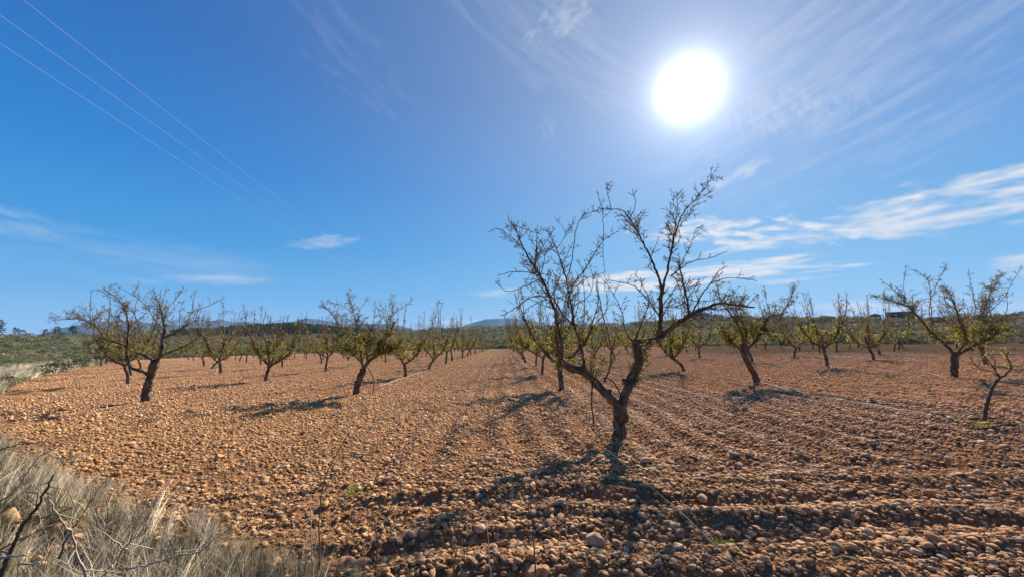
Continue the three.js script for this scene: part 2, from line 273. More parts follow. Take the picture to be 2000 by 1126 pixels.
  spots.forEach((sp, v) => {
    const im = new THREE.InstancedMesh(tiles[v], M.stoneV, sp.length); im.name = v ? 'far_stones_00' + v : 'far_stones'; im.userData.kind = 'stuff'; im.castShadow = im.receiveShadow = true;
    sp.forEach(([x, z, turn], i) => { qt.setFromEuler(e.set(0, turn ? Math.PI : 0, 0)); mtx.compose(V(x, macro(x, z), z), qt, V(1, 1, 1)); im.setMatrixAt(i, mtx); });
    rest.add(im);
  });
  console.log('far tiles', spots.map((s) => s.length).join());
}

// ---------------------------------------------------------------- almond trees
const LEAFS = [[0.36, 0.335, 0.055], [0.24, 0.25, 0.05], [0.44, 0.39, 0.075], [0.17, 0.185, 0.05], [0.29, 0.21, 0.06], [0.2, 0.15, 0.06]];
function smooth(pts, step, rand, wig) {
  const c = new THREE.CatmullRomCurve3(pts, false, 'centripetal'), n = Math.max(2, Math.ceil(c.getLength() / step)), out = c.getSpacedPoints(n);
  for (let k = 1; k < n; k++) out[k].add(V((rand() - 0.5) * wig, (rand() - 0.5) * wig, (rand() - 0.5) * wig));
  return out;
}
// guides: [{pts, r0, r1, lvl}] with lvl 0 the trunk, 1 a limb, 2 a long shoot
function growTree(name, guides, P) {
  const rand = rng(P.seed), q = P.q, root = new THREE.Group(); root.name = name;
  const twigs = new Acc(), leaves = new Acc(), side = (r) => q >= 1 ? (r > 0.05 ? 26 : r > 0.02 ? 10 : 5) : q > 0.3 ? (r > 0.05 ? 8 : r > 0.02 ? 6 : 4) : (r > 0.04 ? 6 : 4), thin = 1 / Math.sqrt(q);
  const dirAt = (pts, k) => V(0, 0, 0).subVectors(pts[Math.min(pts.length - 1, k + 1)], pts[Math.max(0, k - 1)]).normalize();
  const aside = (d, amt, up) => { const v = V(rand() - 0.5, rand() - 0.5, rand() - 0.5).normalize(); v.addScaledVector(d, -v.dot(d)).normalize(); return d.clone().multiplyScalar(1 - amt).addScaledVector(v, amt).add(V(0, up, 0)).normalize(); };
  const leafy = (y) => P.leaf * ((P.topLeaf ?? 0.1) + 1.0 * (1 - sstep(P.leafTop * 0.72, P.leafTop, y))) * sstep(0.5, 0.8, y + 0.2 * P.lowLeaf);
  const spurs = (pts, per, pl) => {
    for (let k = 1; k < pts.length; k++) {
      const seg = pts[k].distanceTo(pts[k - 1]); let n = per * seg * q; n = Math.floor(n) + (rand() < n % 1 ? 1 : 0);
      for (let s = 0; s < n; s++) {
        const p = pts[k - 1].clone().lerp(pts[k], rand()), d = aside(dirAt(pts, k), 0.75, 0.1), len = (0.015 + 0.055 * rand() * rand()) * thin;
        twigs.spur(p, d, len, 0.0038 * thin);
        if (rand() < leafy(p.y) * pl) { const m = 2 + Math.floor(rand() * 3), e = p.clone().addScaledVector(d, len * 0.7), c = LEAFS[Math.floor(rand() * LEAFS.length)]; for (let j = 0; j < m; j++) { const ll = (0.026 + 0.022 * rand()) * P.leafSize * thin, f = 0.65 + 0.5 * rand(); leaves.leaf(e, aside(d, 0.8, -0.05), ll, ll * 0.42, rand, c.map((v) => v * f)); } }
      }
    }
  };
  const shoot = (p0, d0, len, r, depth) => {
    const n = Math.max(3, Math.round(len / 0.075 * Math.min(1, q + 0.4))), pts = [p0.clone()], d = d0.clone();
    for (let k = 0; k < n; k++) { d.add(V((rand() - 0.5) * 0.2, (rand() - 0.5) * 0.15 + P.tropism * (depth < 2 ? 1 : 0.4), (rand() - 0.5) * 0.2)).normalize(); pts.push(pts[k].clone().addScaledVector(d, len / n)); }
    const rr = Math.max(r, 0.0042) * Math.sqrt(thin);
    twigs.tube(pts, pts.map((_, k) => lerp(rr, 0.0034 * Math.sqrt(thin), k / n)), q >= 1 ? 4 : 3, 0);
    spurs(pts, P.spur, 1);
    if (depth < 2) { let m = len * P.twig * Math.min(1, q * 1.3); m = Math.floor(m) + (rand() < m % 1 ? 1 : 0); for (let j = 0; j < m; j++) { const k = 1 + Math.floor(rand() * (n - 1)); shoot(pts[k], aside(dirAt(pts, k), 0.62, 0.06), len * (0.18 + 0.35 * rand()), rr * 0.6, depth + 1); } }
  };
  let branch = 0;
  for (const g of guides) {
    const r = (k, n) => lerp(g.r0, g.r1, Math.pow(k / n, 0.8)), pts = smooth(g.pts, (g.lvl ? 0.07 : 0.06) / Math.min(1, q + 0.25), rand, g.lvl === 0 ? 0.012 : g.lvl === 1 ? 0.02 : 0.014), n = pts.length - 1, a = new Acc();
    const rad = pts.map((_, k) => r(k, n) * (g.lvl === 0 ? 1 + 0.32 * Math.pow(1 - k / n, 6) : 1) * (q < 1 ? 1.08 : 1) * (1 + (g.lvl < 2 ? 0.16 * (rand() - 0.5) : 0)));
    a.tube(pts, rad, side(g.r0), g.lvl < 2 ? 0.16 : 0.05);
    if (g.lvl === 1 && q >= 1) for (let j = 0; j < 2; j++) { const k = 2 + Math.floor(rand() * (n - 3)); if (k < n) { const d = aside(dirAt(pts, k), 0.8, 0.1), s0 = pts[k]; a.tube([s0, s0.clone().addScaledVector(d, rad[k] * 1.25), s0.clone().addScaledVector(d, rad[k] * 1.7)], [rad[k] * 0.75, rad[k] * 0.55, rad[k] * 0.45], 6, 0.2); } }
    if (g.lvl === 2 && !P.partShoots) { for (let k = 0; k < n; k++); twigs.tube(pts, rad, q >= 1 ? 5 : 3, 0); } else { mesh(g.lvl === 0 ? 'trunk' : 'branch', a.geo(), q >= 0.3 ? M.bark : M.barkFar, root); if (g.lvl) branch++; }
    if (g.lvl) spurs(pts, P.spur * (g.lvl === 1 ? 0.35 : 1.1), g.lvl === 1 ? 0.8 : 0.7);
    if (g.lvl) {
      const len = pts.reduce((s, p, k) => k ? s + p.distanceTo(pts[k - 1]) : 0, 0); let m = len * P.shoot * (g.lvl === 2 ? 0.42 : 1.1) * Math.min(1, 0.25 + q * 0.75); m = Math.floor(m) + (rand() < m % 1 ? 1 : 0);
      for (let j = 0; j < m; j++) { const t = Math.pow(rand(), 0.8), k = Math.max(1, Math.min(n - 1, Math.round((0.12 + 0.86 * t) * n))); shoot(pts[k], aside(dirAt(pts, k), 0.55 + 0.2 * rand(), P.up), (g.lvl === 1 ? P.len : P.len * 0.6) * (0.35 + 0.9 * rand()) * (k / n > 0.72 ? 0.55 : 1), Math.min(0.009, rad[k] * 0.5), g.lvl === 1 ? 0 : 1); }
    }
  }
  mesh('twigs', twigs.geo(), M.twig, root).userData.kind = 'stuff';
  if (leaves.size) mesh('leaves', leaves.geo(), M.leaf, root).userData.kind = 'stuff';
  return root;
}
const TREE = { seed: 1, q: 1, leaf: 0.5, leafTop: 2.4, lowLeaf: 0, leafSize: 1.25, spur: 26, shoot: 5, twig: 4.5, len: 0.75, up: 0.3, tropism: 0.05 };
// a free-grown tree: a leaning trunk, three to five limbs, forks and long shoots
function freeGuides(seed, o = {}) {
  const r = rng(seed), out = [], H = o.height ?? 3.2, fork = 0.62 + 0.28 * r(), la = r() * 6.28, ll = (o.lean ?? 0.3) * (0.3 + r());
  const top = V(Math.cos(la) * ll, fork, Math.sin(la) * ll), r0 = 0.063 + 0.022 * r();
  out.push({ pts: [V(0, -0.12, 0), V(top.x * 0.2, fork * 0.4, top.z * 0.2), V(top.x * 0.6, fork * 0.75, top.z * 0.7), top], r0, r1: r0 * 0.85, lvl: 0 });
  const n = 3 + Math.floor(r() * 2.4), a0 = r() * 6.28;
  for (let k = 0; k < n; k++) {
    const a = a0 + k / n * 6.28 + (r() - 0.5) * 0.7, inc = 0.75 + 0.4 * r(), L = 0.85 + 0.5 * r(), d = V(Math.cos(a) * Math.sin(inc), Math.cos(inc), Math.sin(a) * Math.sin(inc)), rl = r0 * (0.55 + 0.2 * r());
    const p1 = top.clone().addScaledVector(d, L * 0.45), p2 = top.clone().addScaledVector(d, L * 0.8).add(V(0, 0.16, 0)), p3 = p2.clone().addScaledVector(d, L * 0.25).add(V(0, 0.3, 0));
    out.push({ pts: [top.clone().add(V(0, -0.04, 0)), p1, p2, p3], r0: rl, r1: rl * 0.5, lvl: 1 });
    const m = 3 + Math.floor(r() * 2);
    for (let j = 0; j < m; j++) {
      const s = (j === 0 ? p3 : p1.clone().lerp(p3, 0.2 + 0.7 * r())), b = a + (r() - 0.5) * 2.4, out2 = 0.12 + 0.5 * r(), h = (H - s.y) * (0.62 + 0.42 * r()), e = V(s.x + Math.cos(b) * out2 * h * 0.7, s.y + h, s.z + Math.sin(b) * out2 * h * 0.7);
      const mid = s.clone().lerp(e, 0.5).add(V(Math.cos(b) * 0.12 + (r() - 0.5) * 0.15, -0.05, Math.sin(b) * 0.12 + (r() - 0.5) * 0.15));
      out.push({ pts: [s, mid, e], r0: rl * 0.42, r1: 0.006, lvl: 2 });
    }
  }
  return out;
}
// limbs traced through picture points, standing at depth z0; each limb leaves the picture plane by its own amount
function tracedGuides(z0, seed, limbs, base, slim) {
  const r = rng(seed), done = [];
  return limbs.map(([pp, r0, r1, lvl, swing]) => { r0 *= slim; 
    let dz0 = 0; if (done.length) { let best = 1e9; for (const [x, y, d] of done) { const e = (x - pp[0][0]) ** 2 + (y - pp[0][1]) ** 2; if (e < best) { best = e; dz0 = d; } } }
    const s = swing ?? (lvl === 0 ? 0 : (r() - 0.5) * 1.5); let len = 0; const L = pp.map((p, k) => (len += k ? Math.hypot(p[0] - pp[k - 1][0], p[1] - pp[k - 1][1]) : 0));
    const scale = -z0 / FPX, pts = pp.map(([x, y], k) => { const dz = dz0 + s * L[k] * scale * 0.75; return at(x, y, z0 + dz).sub(base); });
    for (let k = 0; k < pp.length - 1; k++) for (let j = 0; j <= 8; j++) { const t = j / 8; done.push([lerp(pp[k][0], pp[k + 1][0], t), lerp(pp[k][1], pp[k + 1][1], t), lerp(L[k], L[k + 1], t) * scale * 0.75 * s + dz0]); }
    if (lvl === 0) pts[0].y -= 0.15;
    return { pts, r0, r1, lvl };
  });
}
const crop = (ox, oy, sc) => (list) => list.map(([pp, ...rest]) => [pp.map(([x, y]) => [ox + x / sc, oy + y / sc]), ...rest]);
const HERO = crop(940, 320, 2.011)([
  [[[540, 1082], [543, 1040], [546, 990], [546, 940]], 0.118, 0.105, 0],
  [[[545, 950], [512, 925], [470, 880], [430, 838], [392, 812], [350, 800], [308, 768]], 0.088, 0.062, 1, 0.1],
  [[[552, 950], [575, 885], [600, 815], [622, 770], [612, 715], [606, 690]], 0.086, 0.07, 1, -0.1],
  [[[604, 700], [640, 696], [690, 688], [722, 662], [765, 628], [830, 590], [880, 566], [935, 548], [1000, 553], [1075, 562]], 0.07, 0.012, 1, 0.15],
  [[[312, 772], [318, 720], [302, 640], [292, 585], [268, 520], [238, 450], [205, 400], [165, 325], [128, 235]], 0.045, 0.008, 1, 0.35],
  [[[405, 808], [398, 740], [386, 690], [366, 635], [356, 560], [345, 505], [326, 425], [296, 335], [275, 290], [250, 250]], 0.034, 0.006, 1, -0.45],
  [[[366, 635], [322, 592], [285, 535], [255, 490], [225, 440], [180, 425], [120, 425], [65, 438]], 0.022, 0.005, 2, 0.2],
  [[[345, 485], [395, 430], [430, 378], [452, 338], [482, 300], [542, 262]], 0.017, 0.005, 2, -0.7],
  [[[335, 450], [352, 400], [366, 300], [388, 215], [432, 188], [482, 178]], 0.012, 0.005, 2, 0.5],
  [[[482, 855], [506, 800], [510, 735], [496, 660], [476, 590], [465, 530], [450, 470]], 0.022, 0.006, 2, 0.6],
  [[[700, 672], [706, 600], [705, 525], [712, 490]], 0.05, 0.034, 1, 0],
  [[[712, 495], [692, 430], [660, 358], [622, 282], [582, 212], [556, 184], [512, 178], [470, 176]], 0.03, 0.005, 1, 0.25],
  [[[712, 495], [736, 400], [752, 320], [772, 240], [802, 180], [850, 130], [892, 74], [920, 44]], 0.028, 0.005, 1, -0.3],
  [[[735, 400], [756, 280], [770, 190], [770, 112]], 0.011, 0.004, 2, 0.5],
  [[[818, 596], [806, 520], [786, 435], [772, 380]], 0.03, 0.01, 1, -0.6],
  [[[825, 592], [868, 512], [900, 470], [935, 420], [966, 400]], 0.02, 0.005, 2, 0.4],
  [[[900, 470], [975, 446], [1020, 450], [1072, 456]], 0.011, 0.004, 2, -0.3],
  [[[745, 440], [830, 382], [890, 372], [965, 345]], 0.013, 0.004, 2, 0.6],
  [[[606, 692], [640, 600], [660, 540], [640, 490], [602, 428]], 0.016, 0.004, 2, 0.7],
  [[[590, 690], [562, 640], [556, 590], [500, 480], [455, 430]], 0.014, 0.004, 2, -0.6],
  [[[700, 600], [660, 540], [600, 480], [520, 460], [490, 455]], 0.014, 0.004, 2, 0.9],
  [[[512, 178], [498, 120], [490, 76]], 0.008, 0.004, 2, 0],
  [[[584, 214], [606, 160], [592, 98]], 0.009, 0.004, 2, 0.3],
  [[[478, 176], [464, 140], [455, 108]], 0.007, 0.004, 2, 0], [[[476, 178], [480, 290], [478, 350], [485, 420], [484, 500]], 0.006, 0.003, 2, 0.1],
  [[[165, 325], [120, 290], [70, 255], [30, 268]], 0.009, 0.004, 2, 0.4], [[[128, 240], [190, 262], [240, 275]], 0.007, 0.003, 2, -0.3],
  [[[296, 335], [330, 270], [285, 208]], 0.008, 0.003, 2, 0.4], [[[238, 450], [170, 480], [100, 500], [62, 470]], 0.011, 0.004, 2, -0.5],
  [[[205, 400], [215, 330], [222, 240]], 0.009, 0.004, 2, -0.5], [[[268, 520], [200, 520], [140, 560], [95, 590]], 0.01, 0.004, 2, 0.5],
  [[[770, 420], [830, 300], [850, 250], [892, 275]], 0.009, 0.003, 2, -0.5], [[[806, 530], [880, 540], [960, 520]], 0.01, 0.004, 2, 0.8],
  [[[420, 838], [450, 760], [432, 700], [445, 660]], 0.007, 0.003, 2, 0.4], [[[440, 845], [475, 790], [470, 700], [500, 640]], 0.006, 0.003, 2, -0.4],
  [[[705, 560], [770, 560], [800, 540], [860, 480]], 0.012, 0.004, 2, 0.9], [[[355, 560], [420, 520], [440, 470], [430, 410]], 0.01, 0.004, 2, 0.6]]);
const LEFT = crop(100, 530, 4.17)([
  [[[768, 1064], [776, 970], [800, 880], [822, 800], [850, 725]], 0.15, 0.11, 0],
  [[[800, 852], [770, 828], [700, 802], [652, 778], [622, 715], [612, 640], [622, 540], [626, 440], [606, 330], [550, 235], [412, 138]], 0.075, 0.006, 1, 0.15],
  [[[852, 730], [880, 690], [900, 630], [905, 545], [925, 480], [915, 420], [900, 330], [862, 232], [830, 150]], 0.085, 0.006, 1, -0.15],
  [[[846, 735], [760, 682], [650, 642], [560, 585], [440, 550], [352, 440], [252, 392], [120, 388], [10, 396]], 0.07, 0.006, 1, -0.35],
  [[[440, 550], [350, 410], [330, 330], [308, 268]], 0.022, 0.006, 2, 0.3], [[[352, 440], [270, 310], [215, 282]], 0.014, 0.005, 2, -0.4], [[[330, 420], [240, 360], [145, 338]], 0.012, 0.005, 2, 0.4],
  [[[780, 610], [720, 480], [662, 330], [520, 232], [372, 140]], 0.026, 0.006, 2, 0.5], [[[890, 500], [812, 342], [722, 232], [640, 180], [540, 122]], 0.026, 0.006, 2, -0.5],
  [[[670, 200], [700, 110], [720, 66]], 0.01, 0.005, 2, 0], [[[915, 420], [960, 290], [1032, 200], [1080, 126]], 0.018, 0.005, 2, 0.4], [[[905, 545], [1000, 500], [1092, 440], [1182, 400], [1340, 410]], 0.05, 0.006, 1, 0.3],
  [[[1100, 436], [1142, 332], [1252, 290], [1415, 214]], 0.02, 0.006, 2, -0.5], [[[1040, 470], [1052, 310], [1076, 232]], 0.014, 0.005, 2, 0.5], [[[886, 690], [1000, 640], [1102, 596], [1180, 540]], 0.05, 0.01, 1, 0.5],
  [[[560, 585], [520, 400], [400, 270]], 0.02, 0.005, 2, 0.6], [[[650, 642], [690, 520], [620, 380], [560, 200]], 0.02, 0.005, 2, -0.8], [[[1140, 332], [1160, 220], [1180, 140]], 0.011, 0.005, 2, 0.3], [[[1340, 410], [1380, 340], [1490, 312]], 0.009, 0.005, 2, 0.3]]);
const AISLE = crop(600, 560, 4.896)([
  [[[458, 1034], [480, 940], [508, 862], [535, 790]], 0.13, 0.1, 0],
  [[[540, 780], [592, 708], [642, 670], [682, 648], [722, 570], [762, 480], [802, 420], [830, 330]], 0.08, 0.02, 1, 0.15], [[[536, 780], [520, 690], [508, 600], [482, 400], [442, 260], [410, 130], [376, 54]], 0.05, 0.006, 1, -0.2],
  [[[556, 762], [576, 680], [562, 600], [600, 480], [622, 360]], 0.06, 0.012, 1, 0.6], [[[526, 720], [432, 640], [382, 560], [322, 440], [252, 280], [150, 180]], 0.05, 0.006, 1, -0.5],
  [[[436, 244], [342, 182], [242, 152], [168, 140]], 0.012, 0.005, 2, 0.3], [[[765, 330], [832, 250], [922, 190], [1006, 114]], 0.016, 0.005, 2, 0.2], [[[735, 540], [772, 320], [815, 230], [800, 84]], 0.022, 0.005, 2, -0.3],
  [[[490, 380], [502, 222], [592, 98]], 0.014, 0.005, 2, 0.5], [[[622, 360], [652, 222], [640, 150]], 0.012, 0.005, 2, -0.3], [[[640, 420], [700, 320], [680, 202]], 0.012, 0.005, 2, 0.6], [[[690, 640], [800, 600], [900, 500]], 0.035, 0.01, 1, 0.6], [[[382, 560], [290, 520], [220, 440]], 0.022, 0.006, 2, 0.5], [[[815, 230], [825, 140], [826, 70]], 0.01, 0.004, 2, 0]]);
const LEANER = crop(1360, 540, 4.69)([
  [[[562, 988], [540, 910], [492, 820], [452, 740], [432, 680], [440, 620]], 0.12, 0.1, 0],
  [[[440, 640], [422, 540], [382, 440], [332, 360], [252, 260], [200, 140], [195, 80]], 0.06, 0.006, 1, 0.2], [[[450, 650], [520, 612], [572, 540], [622, 440], [692, 350], [765, 346], [852, 230], [912, 70]], 0.07, 0.006, 1, -0.2],
  [[[440, 610], [462, 500], [402, 380], [352, 250], [345, 112]], 0.045, 0.006, 1, -0.5], [[[622, 440], [592, 280], [545, 150]], 0.02, 0.005, 2, 0.4], [[[692, 350], [642, 220], [625, 80]], 0.018, 0.005, 2, -0.4], [[[425, 690], [332, 590], [262, 520], [200, 430]], 0.05, 0.012, 1, 0.5], [[[572, 540], [652, 520], [735, 560]], 0.03, 0.01, 1, 0.6], [[[402, 380], [420, 250], [450, 90]], 0.014, 0.005, 2, 0.4], [[[540, 600], [500, 470], [560, 380]], 0.03, 0.01, 1, 0.7]]);
const ROUND = crop(1700, 500, 3.127)([
  [[[515, 742], [515, 670], [520, 590]], 0.125, 0.105, 0],
  [[[515, 600], [462, 540], [382, 470], [302, 380], [232, 310], [122, 270], [10, 235]], 0.07, 0.006, 1, 0.2], [[[302, 380], [182, 240], [60, 140]], 0.02, 0.005, 2, -0.4], [[[530, 600], [570, 540], [582, 480], [542, 380], [502, 260], [450, 182]], 0.06, 0.006, 1, 0.5],
  [[[535, 600], [622, 550], [692, 500], [762, 460], [852, 440]], 0.07, 0.012, 1, -0.2], [[[602, 545], [682, 420], [692, 340], [742, 220], [810, 96]], 0.04, 0.006, 1, -0.5], [[[700, 360], [812, 260], [852, 190], [924, 66]], 0.018, 0.005, 2, 0.3], [[[582, 450], [642, 340], [622, 200], [600, 86]], 0.022, 0.005, 2, -0.5],
  [[[382, 455], [372, 300], [350, 140], [240, 74]], 0.024, 0.005, 2, 0.4], [[[432, 490], [362, 350], [402, 190], [475, 36]], 0.024, 0.005, 2, -0.6], [[[232, 310], [205, 190], [220, 62]], 0.012, 0.005, 2, 0.3], [[[692, 500], [760, 400], [880, 350]], 0.025, 0.006, 2, 0.6]]);
const YOUNG = crop(1700, 500, 3.127)([
  [[[700, 1036], [705, 960], [726, 870], [756, 790], [794, 736]], 0.033, 0.02, 0],
  [[[794, 738], [732, 702], [662, 682], [602, 592]], 0.013, 0.004, 1, 0.3], [[[794, 738], [742, 662], [690, 600]], 0.014, 0.005, 1, -0.3], [[[796, 738], [850, 702], [862, 660], [832, 602], [884, 556]], 0.018, 0.006, 1, 0.2], [[[850, 700], [935, 662]], 0.009, 0.005, 2, -0.4], [[[768, 690], [752, 600], [740, 570]], 0.01, 0.004, 2, 0.5]]);
const ORD = ['first', 'second', 'third', 'fourth', 'fifth', 'sixth', 'seventh', 'eighth', 'ninth', 'tenth', 'eleventh', 'twelfth', 'thirteenth', 'fourteenth', 'fifteenth', 'sixteenth', 'seventeenth', 'eighteenth', 'nineteenth', 'twentieth', 'twenty-first', 'twenty-second', 'twenty-third'];
const GROUP = 'almond trees in the orchard rows';
function traced(x, z, limbs, P, label) { const base = V(x, 0, z), t = growTree(numbered('almond_tree'), tracedGuides(z, P.seed + 50, limbs, base, P.slim ?? 1), { ...TREE, ...P }); t.position.copy(base); put(t, label, 'almond tree', GROUP); }
traced(1.93, -6.75, HERO, { seed: 3, slim: 0.82, shoot: 12, twig: 9, len: 0.5, leaf: 0.42, leafTop: 2.1, leafSize: 1.0, lowLeaf: 1, spur: 46, topLeaf: 0.05, partShoots: true }, 'large forked almond tree nearest the camera with black hose looped in its fork');
traced(-11.5, -13.0, LEFT, { seed: 4, slim: 0.68, shoot: 13, twig: 8, len: 0.55, leaf: 0.75, leafTop: 2.1, leafSize: 1.5, up: 0.25 }, 'wide sparse almond tree with low left stub limb, nearest the left grass verge');
traced(-5.1, -13.8, AISLE, { seed: 5, slim: 0.74, shoot: 22, twig: 9, len: 0.5, leafSize: 1.6, leaf: 0.75, leafTop: 2.3 }, 'leaning leafy almond tree with black hose arching beside its trunk, left of aisle');
traced(9.3, -14.5, LEANER, { seed: 6, slim: 0.74, shoot: 22, twig: 9, len: 0.5, leafSize: 1.6, leaf: 0.95, leafTop: 2.4 }, 'yellow-green almond tree whose trunk leans to the left beside a curved grey pipe');
traced(17.2, -14.9, ROUND, { seed: 7, slim: 0.74, shoot: 22, twig: 9, len: 0.5, leafSize: 1.6, leaf: 0.9, leafTop: 2.2 }, 'broad upright almond tree with short straight trunk behind the ringed sapling');
traced(8.5, -7.1, YOUNG, { seed: 8, shoot: 6, twig: 4, len: 0.22, leaf: 0.5, leafTop: 3, leafSize: 1.5, spur: 18, lowLeaf: 1 }, 'thin almond sapling standing inside a black hose ring');
console.log('traced trees');
{
  const protoA = [], protoB = [], protoC = [];
  for (let k = 0; k < 8; k++) protoA.push(growTree('a', freeGuides(200 + k, { height: 3.4 + 0.1 * k, lean: 0.2 + 0.05 * k }), { ...TREE, seed: 30 + k, q: 0.62, shoot: 22, twig: 8, len: 0.55, leafSize: 1.6, leaf: 0.75 + 0.12 * k, leafTop: 2.0 + 0.07 * k }));
  for (let k = 0; k < 9; k++) protoB.push(growTree('b', freeGuides(300 + k, { height: 3.4 + 0.09 * k, lean: 0.2 + 0.04 * k }), { ...TREE, seed: 60 + k, q: 0.35, shoot: 22, twig: 8, leafSize: 1.6, len: 0.55, leaf: 0.75 + 0.09 * k, leafTop: 2.3 }));
  for (let k = 0; k < 6; k++) protoC.push(growTree('c', freeGuides(400 + k, { height: 3.7 }), { ...TREE, seed: 80 + k, q: 0.12, shoot: 17, twig: 7, leafSize: 1.6, len: 0.55, leaf: 0.85 + 0.1 * k, leafTop: 2.3 }));
  const rows = [[-8, -54], [-7, -47.4], [-6, -41.5], [-5, -36], [-4, -30.8], [-3, -25], [-2, -19], [-1, -12.1], [0, -5.25], [1, 2.02], [2, 9.5], [3, 17.6], [4, 25.6], [5, 33.4], [6, 41.4], [7, 49], [8, 56.5]];
  const rowName = (i) => i <= 0 ? (i === 0 ? 'the row just left of the aisle' : 'the ' + ORD[-i] + ' row left of the aisle') : (i === 1 ? 'the row just right of the aisle' : 'the ' + ORD[i - 1] + ' row right of the aisle');
  const skip = new Set(['1:6.8', '-1:13', '0:13.8', '2:14.5', '3:14.9', '2:7.1']), rnd = rng(19); let count = 0;
  for (const [i, x0] of rows) {
    let nth = 0; const end = i < -1 ? 128 + 4 * i : i < 2 ? 148 : 112 - 3 * i, z1 = { 1: 6.8, 0: 6.9, '-1': 6.2, 2: 7.1, 3: 7.6 }[i] ?? 6.5;
    for (let k = 0; ; k++) {
      const z = -(z1 + 6.9 * k), x = x0 + (rnd() - 0.5) * 0.5, jz = (rnd() - 0.5) * 0.5, u = rnd(), w = rnd(), w2 = rnd(), gap = rnd(); if (-z > end) break;
      if (inField(x, z) < 0.9) continue;
      const v = V(x, 1.2, z).project(camera); if (v.z > 1 || Math.abs(v.x) > 1.08 || (v.x < -0.81 && x < -15)) continue;   // no trees on the outer left corner
      nth++;
      if (-z < 16 && (i >= -1 && i <= 3) && !(i === 1 && k === 1)) continue;          // the traced trees
      if (gap < 0.05 && -z > 25) continue;
      const d = Math.hypot(x, z), set = d < 27 ? protoA : d < 58 ? protoB : protoC, t = set[Math.floor(u * set.length)].clone();
      t.name = numbered('almond_tree'); t.position.set(x, macro(x, z + jz), z + jz); t.rotation.y = w * 6.28; const s = 1.0 + 0.26 * w2; t.scale.set(s, s * (0.95 + 0.15 * gap), s);
      put(t, 'small almond tree, ' + ORD[nth - 1] + ' one visible in ' + rowName(i), 'almond tree', GROUP); count++;
    }
  }
  console.log('row trees', count);
}
// ---------------------------------------------------------------- scrub, pines and hills beyond the field
const crestAt = (az) => { const rc = table(EDGE, az)[1]; return rc; };
const polar = (az, r) => V(r * Math.sin(az * R), 0, -r * Math.cos(az * R));
const onLand = (az, r) => { const p = polar(az, r); p.y = macro(p.x, p.z); return p; };
function bushShape(seed, n, size, flat, cone = 0, cols = [[1, 1, 1]]) {
  const a = new Acc(), r = rng(seed), lobes = []; for (let k = 0; k < 7; k++) lobes.push([V((r() - 0.5) * 0.62, 0.25 + 0.4 * r() * (1 - cone), (r() - 0.5) * 0.62), 0.2 + 0.16 * r()]);
  if (cone) for (let k = 0; k < 10; k++) { const h = k / 10, w = (1 - h) * 0.34 + 0.06; lobes[k % 17] = [V((r() - 0.5) * w, 0.22 + h * 0.78, (r() - 0.5) * w), w * 0.8]; }
  for (let k = 0; k < n; k++) {
    const [c, s] = lobes[Math.floor(r() * lobes.length)], d = V(r() - 0.5, r() - 0.4, r() - 0.5).normalize(), p = c.clone().addScaledVector(d, s * (0.6 + 0.4 * r())); p.y = Math.max(0.02, p.y * flat);
    const f = 0.6 + 0.8 * r(), cc = cols[Math.floor(r() * cols.length)]; a.leaf(p, d.add(V((r() - 0.5) * 1.4, (r() - 0.2), (r() - 0.5) * 1.4)).normalize(), size * (0.6 + 0.8 * r()), size * 0.5, r, cc.map((v) => v * f));
  }
  return a.geo();
}
function scatter(name, geos, mat, list, label) {
  const e = new THREE.Euler(), q = new THREE.Quaternion(), m = new THREE.Matrix4(), per = geos.map(() => []), all = new THREE.Group(); all.name = numbered(name); list.forEach((it, k) => per[k % geos.length].push(it));
  per.forEach((l, v) => {
    const im = new THREE.InstancedMesh(geos[v], mat, l.length); im.name = v ? 'clump_00' + v : 'clump'; im.userData.kind = 'stuff'; im.castShadow = im.receiveShadow = true;
    l.forEach(([p, s, sy, turn, c], i) => { m.compose(p, q.setFromEuler(e.set(0, turn, 0)), V(s, sy, s)); im.setMatrixAt(i, m); im.setColorAt(i, new THREE.Color().setRGB(...c)); });
    all.add(im);
  });
  put(all, label, null, null, 'stuff');
}
